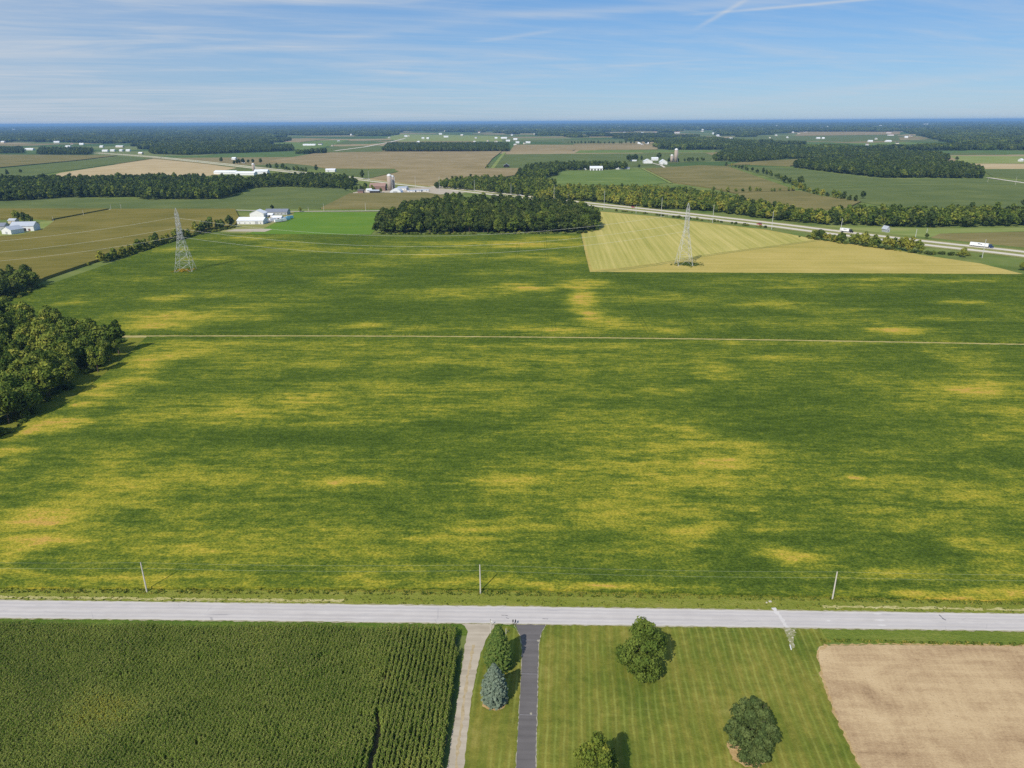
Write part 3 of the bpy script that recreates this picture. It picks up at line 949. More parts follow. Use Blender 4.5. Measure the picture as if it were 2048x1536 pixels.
fld('corn_crop', [(-300, 690), (-300, 480), (0, 476), (40, 473), (86, 463), (112, 443), (228, 420.5), (470, 420.5), (480, 440), (470, 453), (340, 479), (180, 529), (90, 560), (18, 602)], 2.3, M_CORNLEFT, 'brownish ripening corn behind the left pylon and its hedgerow', 'corn')
fld('corn_crop', [(-300, 440), (-300, 420), (218, 420), (104, 441.5), (60, 438), (0, 440)], 2.31, M_CORNLEFT, 'corn strip behind the grey barns at the left edge', 'corn')
fld('soybean_crop', [(-400, 418), (-400, 404), (0, 404), (130, 396), (300, 401), (440, 400), (480, 392), (520, 376), (690, 378), (706, 386), (640, 418.3)], 0.8, M_SOYFAR, 'dark green soybeans in front of the long wood at the left', 'soybeans')
fld('corn_crop', [(642, 418.5), (700, 389), (850, 387), (900, 395), (860, 418)], 2.3, M_CORNFAR, 'brown corn block in front of the farm with two silos', 'corn')
fld('corn_crop', [(540, 323), (640, 306), (1004, 303.5), (985, 318), (970, 337), (770, 337.5), (650, 337), (620, 331)], 2.4, M_CORNTAN, 'wide tan corn field below the dark oblong wood', 'corn')
fld('corn_crop', [(740, 359), (800, 345), (790, 339.5), (1040, 338), (1030, 352), (900, 373), (850, 372)], 2.3, M_CORNTAN, 'tan corn beyond the highway, right of the silos', 'corn')
fld('soybean_crop', [(670, 345), (680, 339), (785, 340), (795, 344), (735, 358)], 0.8, M_SOYFAR, 'small green wedge beside the white shed and lone tree', 'soybeans')
fld('soybean_crop', [(990, 334), (1008, 309), (1150, 308), (1410, 306), (1428, 312), (1420, 322), (1265, 333), (1110, 332)], 0.8, M_SOYFAR, 'dark soybean field in front of the white farm with tall silos', 'soybeans')
fld('soybean_crop', [(1150, 306), (1160, 301), (1432, 301), (1430, 305)], 0.9, M_SOYPALE, 'pale green strip behind the white farm with tall silos', 'soybeans')
fld('corn_crop', [(1020, 302.5), (1030, 290), (1318, 291), (1315, 299), (1150, 300.5), (1145, 302)], 2.4, M_CORNTAN, 'reddish brown far field in front of a row of trees', 'corn')
fld('soybean_crop', [(1112, 366), (1118, 343), (1285, 340), (1335, 366), (1290, 372), (1180, 370)], 0.8, M_SOYPALE, 'pale green field in front of the long white barn', 'soybeans')
fld('corn_crop', [(1290, 339), (1400, 332), (1455, 334), (1590, 382), (1470, 388), (1420, 377), (1345, 366)], 2.3, M_CORNFAR, 'brown corn field right of the pale green field', 'corn')
fld('corn_crop', [(1450, 332), (1480, 326), (1600, 319), (1680, 320), (1580, 333), (1500, 330)], 2.3, M_CORNFAR, 'narrow brown field behind the winding tree row', 'corn')
fld('corn_crop', [(1455, 402), (1480, 388.5), (1600, 384), (1640, 394), (1722, 405), (1690, 420), (1560, 422)], 2.3, M_CORNFAR, 'brown corn strip between tree row and highway belt', 'corn')
fld('soybean_crop', [(1470, 333.5), (1590, 337), (1660, 347), (1770, 359), (1970, 359.5), (2350, 378), (2350, 440), (2048, 424), (1760, 412), (1650, 391), (1560, 362)], 0.8, M_SOYFAR, 'broad green field at the right in front of the dark wood', 'soybeans')
fld('stubble_field', [(1920, 328), (2300, 330), (2300, 337), (1960, 338), (1930, 333)], 0.3, M_TANFIELD, 'tan strip at the right edge behind the dark wood', 'field')
fld('soybean_crop', [(1960, 339), (2300, 338), (2300, 362), (2048, 359), (1985, 354)], 0.8, M_SOYFAR, 'green strip at the right edge beside a pale lane', 'soybeans')
fld('pasture', [(1900, 312), (2300, 314), (2300, 327), (1925, 327)], 0.2, M_PASTURE, 'pale scrubby pasture at the right edge', 'pasture')
fld('corn_crop', [(-400, 337), (-400, 311), (0, 310), (235, 312), (150, 322), (0, 336)], 2.3, M_CORNFAR, 'tan and green strip at the far left', 'corn')
fld('soybean_crop', [(-400, 352), (-400, 340), (0, 338), (160, 322), (245, 313), (305, 317), (210, 331), (110, 345), (60, 353)], 0.8, M_SOYFAR, 'dark green wedge at the left, under the highway', 'soybeans')
fld('stubble_field', [(70, 362), (120, 346), (220, 331), (308, 318), (400, 327), (474, 336), (430, 345), (440, 350), (360, 356), (200, 362)], 0.35, M_TANFIELD, 'tan stubble field behind the long wood at the left', 'field')
fld('soybean_crop', [(590, 304), (680, 293), (760, 291), (765, 303), (640, 305)], 0.8, M_SOYFAR, 'green field left of the dark oblong wood', 'soybeans')
fld('soybean_crop', [(500, 291), (600, 282), (700, 280), (660, 292), (600, 303)], 0.8, M_SOYPALE, 'pale green field round the long white shed', 'soybeans')
fld('corn_crop', [(520, 283), (610, 277), (660, 278), (600, 285)], 2.4, M_CORNTAN, 'brown far field above the long white shed', 'corn')
fld('pasture', [(770, 276), (800, 268), (1000, 272), (1005, 283), (900, 282), (800, 283)], 0.3, M_PASTURE, 'pale meadow behind the dark oblong wood', 'pasture')
fld('corn_crop', [(1590, 272), (1600, 264), (1800, 264), (1800, 269)], 2.4, M_CORNTAN, 'far brown strip at the right', 'corn')
fld('soybean_crop', [(1430, 279), (1480, 273), (1795, 270), (1800, 280), (1690, 284), (1560, 281)], 0.8, M_SOYFAR, 'far green strip at the right', 'soybeans')
fld('soybean_crop', [(1690, 287), (1800, 284), (1900, 288), (1925, 291), (1840, 296)], 0.8, M_SOYPALE, 'light green far clearing between woods at the right', 'soybeans')
fld('corn_crop', [(1862, 476), (1880, 468), (1950, 467), (2048, 464), (2300, 471), (2300, 524), (2048, 495)], 0.5, M_CORNFAR, 'low brown-green crop behind the highway at the right', 'corn')
fld('pasture', [(1640, 450), (1700, 454), (1900, 457), (2300, 453), (2300, 468), (2048, 462), (1900, 466), (1858, 475), (1780, 467), (1700, 458)], 0.12, M_PASTURE, 'mown grass round the white house behind the highway', 'grass')

# ------------------------------------------------------------------ highway, lanes
hw = GP([(2300, 541), (2048, 508), (1848, 486), (1640, 461.5), (1536, 448.5), (1310, 422.5), (1170, 407.5), (1030, 392), (900, 378), (830, 370.5), (760, 362.8), (700, 356), (640, 349.5), (560, 341), (500, 334.5), (430, 326.5), (350, 318), (300, 313.4), (250, 309.6), (190, 305.8)])
hw = smoothline(hw, 5)
ribbon('highway_verge', hw, -24, 24, 0.18, M_MEDIAN)
ribbon('highway_carriageway', hw, 6.5, 17.0, 0.24, M_HWY)
ribbon('highway_carriageway', hw, -17.0, -6.5, 0.24, M_HWY)
ribbon('lane', GP([(-300, 419.5), (100, 419.5), (400, 419), (590, 423.3), (690, 422.6), (790, 421.8), (900, 421)]), -2.6, 2.6, 0.4, M_HWY)
ribbon('lane', GP([(1975, 356), (2048, 366.5), (2300, 402)]), -4.5, 4.5, 0.95, M_HWY)
ribbon('lane', GP([(670, 302), (730, 294), (780, 284.5), (810, 277)]), -9, 9, 0.95, M_HWY)
ribbon('lane', GP([(1666, 375.3), (1740, 372), (1830, 370), (2048, 368)]), -2.5, 2.5, 0.9, M_PASTURE)
ribbon('lane', GP([(1302, 326), (1322, 331), (1330, 336)]), -3.5, 3.5, 0.9, M_HWY)
ribbon('lane', GP([(1284, 337), (1312, 351), (1342, 367)]), -3.5, 3.5, 0.9, M_PASTURE)
ribbon('lane', GP([(985, 337), (998, 319), (1010, 305)]), -5, 5, 0.9, M_PASTURE)
# trodden yards round the farms
slab('farmyard', GP([(688, 389), (740, 378), (870, 374), (930, 386), (880, 389), (800, 387), (740, 388.5)]), 0.3, M_GRAVEL)
slab('farmyard', GP([(440, 464), (480, 446), (470, 436), (535, 423.8), (588, 424.5), (585, 436), (548, 447), (530, 456), (500, 466)]), 0.3, M_MEDIAN)
slab('farmyard', GP([(448, 463), (470, 459), (520, 458), (545, 459), (530, 464)]), 0.34, M_GRAVEL)
slab('farmyard', GP([(532, 446), (540, 433), (586, 433), (570, 443)]), 0.36, M_CHIPS)
slab('farmyard', GP([(-60, 475), (-60, 452), (20, 448), (112, 442), (88, 463), (40, 474)]), 0.3, M_PASTURE)

# ------------------------------------------------------------------ foliage
def leaf_mat(name, dark, mid_, light, trans=0.25):
    m = bpy.data.materials.new(name)
    m.use_nodes = True
    t = NT(m.node_tree)
    for nd in list(m.node_tree.nodes):
        m.node_tree.nodes.remove(nd)
    out = t.n('ShaderNodeOutputMaterial')
    tone = t.attr('tone')
    rnd = t.n('ShaderNodeObjectInfo').outputs['Random']
    x = t.math('ADD', t.math('MULTIPLY', tone, 0.70), t.math('MULTIPLY', rnd, 0.30))
    c = t.ramp(x, [(0.15, dark), (0.5, mid_), (0.88, light)])
    d = t.n('ShaderNodeBsdfDiffuse')
    tr = t.n('ShaderNodeBsdfTranslucent')
    t.link(c, d.inputs[0])
    t.link(c, tr.inputs[0])
    mx = t.n('ShaderNodeMixShader')
    mx.inputs[0].default_value = trans
    t.link(d.outputs[0], mx.inputs[1])
    t.link(tr.outputs[0], mx.inputs[2])
    t.link(mx.outputs[0], out.inputs[0])
    return m


L_DARK = leaf_mat('leaves_dark', srgb(52, 68, 34), srgb(80, 95, 46), srgb(112, 120, 60))
L_WOOD = leaf_mat('leaves_wood', srgb(66, 86, 36), srgb(102, 119, 50), srgb(142, 147, 64))
L_OLIVE = leaf_mat('leaves_olive', srgb(82, 102, 40), srgb(130, 140, 58), srgb(172, 168, 74))
L_YELLOW = leaf_mat('leaves_yellowing', srgb(108, 116, 42), srgb(148, 148, 58), srgb(180, 170, 74))
L_MAPLE = leaf_mat('leaves_yard', srgb(60, 82, 32), srgb(90, 110, 46), srgb(124, 138, 62))
L_PINE = leaf_mat('needles_pine', srgb(50, 65, 36), srgb(76, 91, 50), srgb(106, 118, 68), 0.1)
L_SPRUCE = leaf_mat('needles_spruce', srgb(54, 76, 38), srgb(80, 102, 48), srgb(116, 128, 64), 0.1)
L_BLUE = leaf_mat('needles_blue', srgb(74, 88, 74), srgb(104, 118, 100), srgb(136, 148, 128), 0.08)
L_DEAD = leaf_mat('dead_twigs', srgb(110, 104, 84), srgb(136, 130, 106), srgb(160, 152, 130), 0.1)
L_CORN = leaf_mat('corn_leaves', srgb(76, 102, 38), srgb(116, 135, 56), srgb(158, 167, 82), 0.3)
L_TASSEL = leaf_mat('corn_tassels', srgb(104, 112, 58), srgb(132, 132, 76), srgb(160, 152, 98), 0.1)
L_WEED = leaf_mat('weed_leaves', srgb(98, 116, 44), srgb(140, 144, 62), srgb(178, 160, 78), 0.3)
M_BARK, _t, _b = mat('bark', 0.95, 0.05)
_t.link(_t.ramp(_t.noise(_t.objco(), (3, 3, 0.6), 4), [(0.3, srgb(74, 62, 50)), (0.7, srgb(116, 102, 86))]), _b.inputs['Base Color'])


def cards(P, N, size, rs, asp=1.0, flat=None):
    """irregular leaf-tuft quads at P facing N"""
    n = len(P)
    N = N / np.maximum(np.linalg.norm(N, axis=1, keepdims=True), 1e-6)
    r = rs.normal(size=(n, 3)) if flat is None else flat
    U = np.cross(N, r)
    U /= np.maximum(np.linalg.norm(U, axis=1, keepdims=True), 1e-6)
    W = np.cross(N, U)
    s = (size * rs.uniform(.6, 1.35, n))[:, None] * 0.5
    q = rs.uniform(.65, 1.25, (4, n, 1))
    V = np.stack([P - U * s * q[0] * asp - W * s * q[0] * .8, P + U * s * q[1] * asp - W * s * q[1] * .8 + N * s * .25, P + U * s * q[2] * asp + W * s * q[2] * .8, P - U * s * q[3] * asp + W * s * q[3] * .8 + N * s * .25], 1)
    return V.reshape(-1, 3)


def card_mesh(name, V, tone, m):
    n = len(V) // 4
    me = bpy.data.meshes.new(name)
    me.from_pydata(V.tolist(), [], np.arange(4 * n).reshape(n, 4).tolist())
    a = me.attributes.new('tone', 'FLOAT', 'FACE')
    a.data.foreach_set('value', np.clip(tone, 0, 1).astype(np.float32))
    me.materials.append(m)
    return me


def broad_crown(name, m, seed, R=5.0, hz=5.5, zc=10.0, nb=26, nc=1500, size=0.85, blob=(.30, .48), egg=0.0, spread=0.78, fuzz=(.66, 1.14)):
    rs = np.random.RandomState(seed)
    d = rs.normal(size=(nb, 3))
    d /= np.linalg.norm(d, axis=1, keepdims=True)
    d *= (rs.uniform(0.15, 1, (nb, 1)) ** 0.45) * spread
    C = d * np.array([R, R, hz]) * rs.uniform(.85, 1.12, (nb, 1))
    if egg:                                       # narrower towards the top
        k = 1 - egg * np.clip(C[:, 2] / hz, -0.4, 1)
        C[:, 0] *= k
        C[:, 1] *= k
    rb = R * rs.uniform(blob[0], blob[1], nb)
    if egg:
        rb *= 1 - 0.5 * egg * np.clip(C[:, 2] / hz, 0, 1)
    tb = np.clip(rs.normal(.5, .2, nb), .05, .95)
    P, N, T = [], [], []
    tot = 0
    w = rb ** 2 / np.sum(rb ** 2)
    while tot < nc:
        k = rs.choice(nb, nc, p=w)
        e = rs.normal(size=(nc, 3))
        e[:, 2] += 0.25
        e /= np.linalg.norm(e, axis=1, keepdims=True)
        p = C[k] + e * rb[k][:, None] * rs.uniform(fuzz[0], fuzz[1], (nc, 1))
        dist = np.linalg.norm(p[:, None, :] - C[None], axis=2) / rb[None]
        ok = (dist < 0.64).sum(1) == 0
        P.append(p[ok])
        N.append(e[ok])
        T.append(tb[k][ok])
        tot += ok.sum()
    P, N, T = np.vstack(P)[:nc], np.vstack(N)[:nc], np.concatenate(T)[:nc]
    P[:, 2] += zc
    ok = P[:, 2] > 0.25
    P, N, T = P[ok], N[ok], T[ok]
    n = len(P)
    V = cards(P, N + 0.40 * rs.normal(size=(n, 3)), size, rs)
    return card_mesh(name, V, T * .75 + rs.uniform(0, .3, n), m)


def trunk_mesh(name, h, r, seed, limbs=5, reach=3.0):
    rg = random.Random(seed)
    b = MB()
    p = Vector((0, 0, -0.2))
    pts = [p.copy()]
    for i in range(4):
        p = p + Vector((rg.uniform(-.12, .12), rg.uniform(-.12, .12), h / 4))
        pts.append(p.copy())
    for i in range(4):
        b.bar(pts[i], pts[i + 1], r * (1 - .2 * i), r * (1 - .2 * (i + 1)), n=6)
    for k in range(limbs):
        a = pts[2].lerp(pts[4], rg.random())
        an = 2 * math.pi * k / limbs + rg.uniform(-.4, .4)
        q = a + Vector((math.cos(an) * reach * .5, math.sin(an) * reach * .5, reach * .45))
        e = q + Vector((math.cos(an) * reach * .5, math.sin(an) * reach * .5, reach * .55))
        b.bar(a, q, r * .45, r * .3, n=5)
        b.bar(q, e, r * .3, r * .12, n=5)
    me = bpy.data.meshes.new(name)
    me.from_pydata(b.v, [], b.f)
    me.materials.append(M_BARK)
    return me


TRUNKS = [trunk_mesh('trunk', 9.0, 0.32, 10 + i, 5, 3.4) for i in range(3)]
NSH = 5
WOODSETS = {}
for key, m_ in (('dark', L_DARK), ('wood', L_WOOD), ('olive', L_OLIVE), ('yellow', L_YELLOW)):
    WOODSETS[key] = [broad_crown('crown', m_, 100 + i, R=(5.2, 4.6, 5.6, 4.2, 5.0)[i], hz=(6.2, 6.8, 5.6, 7.2, 6.0)[i], zc=(9.2, 9.6, 8.6, 9.8, 9.0)[i], nb=(26, 22, 30, 24, 28)[i], nc=1700, size=.80, egg=(.15, .3, .05, .35, .2)[i]) for i in range(NSH)]
SHRUBS = [broad_crown('crown', m_, 140 + i, R=2.6, hz=2.0, zc=1.9, nb=14, nc=700, size=.55, spread=.8) for i, m_ in enumerate((L_WOOD, L_OLIVE, L_DARK))]
DEADCROWN = broad_crown('crown', L_DEAD, 77, R=4.2, hz=6.0, zc=9.5, nb=26, nc=650, size=.55, blob=(.2, .36))


def proto(me):
    return bpy.data.objects.new(me.name + '_source', me)


LOW = {}
for key, m_ in (('dark', L_DARK), ('wood', L_WOOD), ('olive', L_OLIVE), ('yellow', L_YELLOW)):
    LOW[key] = [proto(broad_crown('crown_low', m_, 200 + i, R=5.0, hz=6.3, zc=8.6, nb=16, nc=420, size=1.6, egg=.2)) for i in range(4)]


def clump_mesh(m, seed, nt=26, Wd=50.0, nc=34):
    """a piece of far wood about Wd metres across: many small crowns in one mesh"""
    rs = np.random.RandomState(seed)
    P, N, T = [], [], []
    for i in range(nt):
        c = np.array([rs.uniform(-.5, .5) * Wd, rs.uniform(-.5, .5) * Wd, rs.uniform(8.5, 12.5)])
        r = rs.uniform(4.2, 6.5)
        e = rs.normal(size=(nc, 3))
        e[:, 2] = e[:, 2] * .9 + .35
        e /= np.linalg.norm(e, axis=1, keepdims=True)
        P.append(c + e * np.array([r, r, r * 1.15]))
        N.append(e)
        T.append(np.full(nc, rs.uniform(.1, .9)))
        # stems and low boughs at the edge
        k = 8
        q = rs.normal(size=(k, 3))
        q[:, 2] = 0
        q /= np.maximum(np.linalg.norm(q, axis=1, keepdims=True), 1e-6)
        p = c + q * r * .8
        p[:, 2] = rs.uniform(.5, 7, k)
        P.append(p)
        N.append(q)
        T.append(np.full(k, .15))
    P, N, T = np.vstack(P), np.vstack(N), np.concatenate(T)
    V = cards(P, N + .3 * rs.normal(size=P.shape), 4.6, rs)
    return card_mesh('far_wood_piece', V, T * .8 + rs.uniform(0, .2, len(P)), m)


CLUMPS = [proto(clump_mesh(L_DARK, 300 + i)) for i in range(3)] + [proto(clump_mesh(L_WOOD, 310)), proto(clump_mesh(L_WOOD, 311))]

# ------------------------------------------------------------------ where trees stand
RNG = np.random.RandomState(11)
TREES = []        # x, y, scale, set key, wood id


def fill(wid, poly_px, spacing, keys, hs=(0.85, 1.2), front=True):
    """trees through a wood, on a jittered triangular grid"""
    poly = GP(poly_px)
    X0, X1 = min(p[0] for p in poly), max(p[0] for p in poly)
    Y0, Y1 = min(p[1] for p in poly), max(p[1] for p in poly)
    gx, gy = np.meshgrid(np.arange(X0, X1, spacing), np.arange(Y0, Y1, spacing * .87))
    gx = gx + (np.arange(gx.shape[0]) % 2)[:, None] * spacing / 2
    gx = (gx + RNG.uniform(-.33, .33, gx.shape) * spacing).ravel()
    gy = (gy + RNG.uniform(-.33, .33, gy.shape) * spacing).ravel()
    k = inside(poly, gx, gy)
    for x, y in zip(gx[k], gy[k]):
        TREES.append((x, y, RNG.uniform(*hs), keys[RNG.randint(len(keys))], wid))


def row(wid, line_px, n, keys, hs, jit=2.0):
    ln = [Vector(p) for p in GP(line_px)]
    L = [0]
    for a, b in zip(ln[:-1], ln[1:]):
        L.append(L[-1] + (b - a).length)
    for i in range(n):
        d = L[-1] * (i + .5 + RNG.uniform(-.3, .3)) / n
        j = max(q for q in range(len(ln) - 1) if L[q] <= d)
        p = ln[j].lerp(ln[j + 1], (d - L[j]) / (L[j + 1] - L[j]))
        TREES.append((p.x + RNG.uniform(-jit, jit), p.y + RNG.uniform(-jit, jit), RNG.uniform(*hs), keys[RNG.randint(len(keys))], wid))


D, W_, O, Yl = 'dark', 'wood', 'olive', 'yellow'
# near woods
fill('left wood', [(-330, 640), (0, 645), (100, 668), (190, 690), (240, 706), (214, 734), (160, 766), (68, 826), (4, 868), (-80, 925), (-330, 1010)], 8.6, [W_, W_, O, W_, W_], (.66, 1.12))
fill('left copse', [(-330, 560), (0, 562), (60, 566), (85, 574), (40, 590), (10, 602), (-100, 640), (-330, 690)], 8.2, [D, D, W_], (.72, 1.0))
row('left hedgerow', [(195, 528), (260, 509), (300, 496), (335, 486), (380, 474)], 17, [O, W_, O, Yl, O], (.46, .78), 1.5)
row('left hedgerow', [(388, 470), (420, 462), (462, 456)], 8, [W_, D, O, D], (.7, 1.0), 3.0)
fill('round wood', [(748, 467), (790, 468), (900, 467), (1050, 466.5), (1150, 466), (1190, 461), (1194, 452), (1180, 436), (1130, 424), (1050, 417), (900, 415), (850, 420), (800, 436), (765, 452)], 8.3, [D, D, W_, D], (.68, 1.34))
fill('highway belt', [(1062, 401), (1090, 392), (1130, 386), (1200, 384), (1290, 386), (1360, 389), (1430, 399), (1480, 412), (1560, 428), (1640, 440), (1660, 452), (1600, 446), (1530, 440), (1450, 427), (1380, 421), (1300, 418), (1200, 405), (1130, 400), (1090, 402)], 9.0, [O, O, W_, O, W_, O, Yl, D], (.6, 1.05))
fill('right belt', [(1640, 449), (1660, 436), (1740, 434), (1830, 433), (1930, 432), (2048, 436), (2250, 440), (2250, 452), (2048, 454), (1960, 455), (1850, 456), (1740, 453)], 10.0, [W_, W_, D, O], (.75, 1.12))
row('roadside trees', [(1622, 477), (1660, 483), (1720, 491), (1780, 498), (1845, 506)], 24, [W_, O, O, Yl, W_], (.48, .86), 2.5)
for px_, py_, s_, k_ in ((1640, 480, .78, D), (1925, 515, .62, O), (2046, 541, .5, O), (1853, 477, .36, D), (1690, 448, .9, Yl), (1860, 455, 1.0, W_), (15, 352, .95, D), (42, 347, .75, D), (2047, 415, .7, D)):
    p = G(px_, py_)
    TREES.append((p.x, p.y, s_, k_, 'lone %d' % px_))
# middle distance
fill('long wood', [(-300, 402), (0, 403), (60, 402), (130, 396), (270, 395), (290, 400), (440, 399), (475, 390), (500, 377), (480, 366), (300, 362), (100, 366), (-300, 366)], 9.5, [D, D, W_, D], (.72, 1.16))
fill('long wood', [(500, 377), (560, 374), (700, 379), (712, 370), (690, 361), (600, 357), (520, 360), (490, 367)], 9.5, [D, D, W_, D], (.66, 1.0))
row('long wood', [(690, 382), (720, 384), (735, 378)], 7, [O, W_, D], (.5, .8), 3)
fill('fence wood', [(870, 377), (900, 367), (960, 361), (1020, 366), (1060, 362), (1110, 370), (1110, 392), (1060, 393), (990, 387), (940, 381)], 10.5, [W_, O, W_, D], (.6, .95))
fill('field corner wood', [(1030, 366), (1040, 350), (1060, 338), (1110, 333), (1255, 334), (1250, 339), (1130, 341), (1118, 346), (1112, 352), (1085, 357), (1075, 366)], 10.5, [D, W_, D], (.75, 1.1))
fill('oblong wood', [(766, 303), (1018, 303), (1016, 291), (776, 291)], 11.0, [D, D, W_], (.95, 1.15))
fill('shed wood', [(300, 308), (372, 310.5), (588, 302), (584, 294), (305, 294)], 12, [D, D, W_], (.9, 1.15))
fill('right wood', [(1585, 335), (1660, 345), (1760, 356), (1966, 357), (1962, 345), (1900, 333), (1860, 327), (1780, 324), (1660, 324), (1600, 328)], 10.5, [D, W_, D, D], (.85, 1.2))
fill('upper right wood', [(1425, 322), (1500, 326), (1570, 318), (1640, 320), (1700, 316), (1800, 322), (1900, 322), (1880, 312), (1690, 301), (1560, 297), (1450, 303)], 13, [D, D, W_, D], (.85, 1.15))
fill('middle wood', [(1316, 297.5), (1432, 299), (1520, 300), (1510, 287), (1430, 280), (1300, 281), (1320, 290)], 13, [D, D, W_], (.9, 1.2))
row('winding tree row', [(1452, 333), (1490, 340), (1540, 352), (1580, 367), (1600, 381)], 26, [W_, O, D], (.45, .85), 5)
row('winding tree row', [(1595, 379), (1640, 393), (1690, 402), (1720, 406)], 16, [O, W_, Yl, D], (.5, .95), 4)
row('corn hedge', [(1420, 385), (1470, 386), (1540, 384), (1590, 382)], 13, [W_, O], (.4, .65), 3)
fill('shed wood', [(75, 309.5), (180, 310), (186, 301), (80, 300)], 13, [D, D, W_], (.8, 1.1))
fill('shed wood', [(-40, 307), (50, 307), (45, 299), (-40, 299)], 13, [D, D, W_], (.8, 1.1))
row('far tree row', [(1135, 287.5), (1200, 288), (1310, 288)], 26, [D, W_], (.8, 1.2), 8)
row('highway clump', [(540, 336), (570, 341), (618, 346)], 16, [D, W_], (.7, 1.0), 8)
row('highway clump', [(465, 329), (495, 327), (530, 327)], 10, [D], (.8, 1.1), 8)
row('farm trees', [(1258, 324), (1275, 320), (1285, 321)], 8, [D], (.9, 1.3), 6)
row('farm trees', [(1316, 316), (1320, 318)], 3, [D], (1.0, 1.3), 4)
row('farm trees', [(1335, 325), (1370, 324), (1410, 321)], 14, [D, W_], (.6, .95), 6)
for px_, py_, s_, k_ in ((725, 358, 1.15, D), (633, 342, .9, D), (443, 324, 1.0, D), (975, 337, .7, O), (1278, 337, .7, D), (1725, 398, .85, D), (1568, 366, 1.0, D), (1600, 372, 1.15, D), (545, 420, .5, D), (600, 424, .45, O), (745, 383, .7, O), (762, 386, .5, W_), (35, 444, 1.0, O), (50, 447, .9, D), (60, 447, .7, W_), (1913, 322, .9, D), (238, 362, 1.2, W_)):
    p = G(px_, py_)
    TREES.append((p.x, p.y, s_, k_, 'mid lone'))

# the 300 trees that show largest become things of their own, the rest of each wood one mass
def seen(x, y, s):
    a, b = project(x, y, 9 * s)
    return -25 < a < 2073 and b < 1560


TREES = [t for t in TREES if math.hypot(t[0], t[1]) > 20]
order = sorted(range(len(TREES)), key=lambda i: -(TREES[i][2] / math.hypot(TREES[i][0], TREES[i][1]) if seen(*TREES[i][:3]) else 0))
single = set(order[:285])
for i, t in enumerate(TREES):
    if t[4].startswith('lone'):
        single.add(i)
UNIT = ['first', 'second', 'third', 'fourth', 'fifth', 'sixth', 'seventh', 'eighth', 'ninth']
ORD = UNIT + ['tenth', 'eleventh', 'twelfth', 'thirteenth', 'fourteenth', 'fifteenth', 'sixteenth', 'seventeenth', 'eighteenth', 'nineteenth']
for tens, tenth in (('twenty', 'twentieth'), ('thirty', 'thirtieth'), ('forty', 'fortieth'), ('fifty', 'fiftieth')):
    ORD += [tenth] + [tens + '-' + u for u in UNIT]
TONE = {'dark': 'dark green', 'wood': 'mid green', 'olive': 'olive green', 'yellow': 'yellowing'}
WLAB = {'left wood': 'tree of the near wood at the left edge',
        'left copse': 'tree of the small copse above the near left wood',
        'round wood': 'tree of the dark wood standing in mid-field',
        'highway belt': 'tree in the bushy belt behind the highway, right of centre',
        'right belt': 'tree in the belt behind the highway at the right edge',
        'long wood': 'tree in the long wood across the left side',
        'fence wood': 'tree in the scrub beside the highway behind the round wood',
        'field corner wood': 'tree in the wood at the corner of far fields'}
LONE = {'lone 1640': 'taller dark tree at the left end of the roadside trees', 'lone 1925': 'single bushy tree beside the highway below the long white truck',
        'lone 2046': 'small bush at the right edge at the corner of the tan hay field', 'lone 1853': 'small round dark shrub on the grass across the highway',
        'lone 1690': 'yellowing tree standing in the belt behind the highway', 'lone 1860': 'big rounded tree shading the white house behind the highway',
        'lone 15': 'larger of two lone dark trees at the far left edge', 'lone 42': 'smaller of two lone dark trees at the far left edge', 'lone 2047': 'dark tree cut by the right edge behind the belt'}
counts = {}
hedge_sorted = {}
for w in ('left hedgerow', 'roadside trees'):
    ids = sorted([i for i in single if TREES[i][4] == w], key=lambda i: project(TREES[i][0], TREES[i][1], 3)[0])
    hedge_sorted.update({i: k for k, i in enumerate(ids)})
FRONT = {}
for w in ('left wood', 'round wood'):
    ids = [i for i in single if TREES[i][4] == w]
    fr = []
    for i in ids:
        px0 = project(TREES[i][0], TREES[i][1], 6)[0]
        half = 3.6 * FPX / math.hypot(TREES[i][0], TREES[i][1])
        if not any(j != i and abs(project(TREES[j][0], TREES[j][1], 6)[0] - px0) < half and math.hypot(*TREES[j][:2]) < math.hypot(*TREES[i][:2]) for j in ids):
            fr.append(i)
    for k, i in enumerate(sorted(fr, key=lambda i: project(TREES[i][0], TREES[i][1], 6)[0])):
        FRONT[i] = (k, w)
for i in sorted(single):
    x, y, s, key, wid = TREES[i]
    r_ = random.Random(i)
    bush = s < 0.5
    root = empty('hedge_shrub' if bush else 'broadleaf_tree', (x, y, 0), r_.uniform(0, 6.28))
    root.scale = (s * r_.uniform(.9, 1.12), s * r_.uniform(.9, 1.12), s * (r_.uniform(.95, 1.15) if not bush else 1.05))
    me = WOODSETS[key][r_.randrange(NSH)]
    if wid == 'right belt' and r_.random() < .06:
        me = DEADCROWN
    for nm, md in (('trunk', TRUNKS[r_.randrange(3)]), ('crown', me)):
        c = bpy.data.objects.new(nm, md)
        COL.objects.link(c)
        c.parent = root
    if wid == 'left hedgerow':
        lab = '%s tree from the left in the hedgerow behind the left pylon' % ORD[hedge_sorted[i]]
        grp = 'hedgerow trees behind the left pylon'
    elif wid == 'roadside trees':
        lab = '%s tree from the left in the row along the near side of the highway' % ORD[hedge_sorted[i]]
        grp = 'trees along the near side of the highway'
    elif i in FRONT:
        k, w = FRONT[i]
        lab = '%s tree from the left at the near edge of the %s' % (ORD[k], 'near left wood' if w == 'left wood' else 'mid-field wood')
        grp = 'edge trees of the ' + w
    elif wid in LONE:
        lab, grp = LONE[wid], None
    else:
        tn = 'leafless grey' if me is DEADCROWN else TONE[key]
        lab, grp = tn + ' ' + ('inner ' if wid in ('left wood', 'round wood') else '') + WLAB.get(wid, 'tree among the middle-distance fields'), tn + ' trees of the ' + wid
    tag(root, lab, 'shrub' if bush else 'tree', grp)

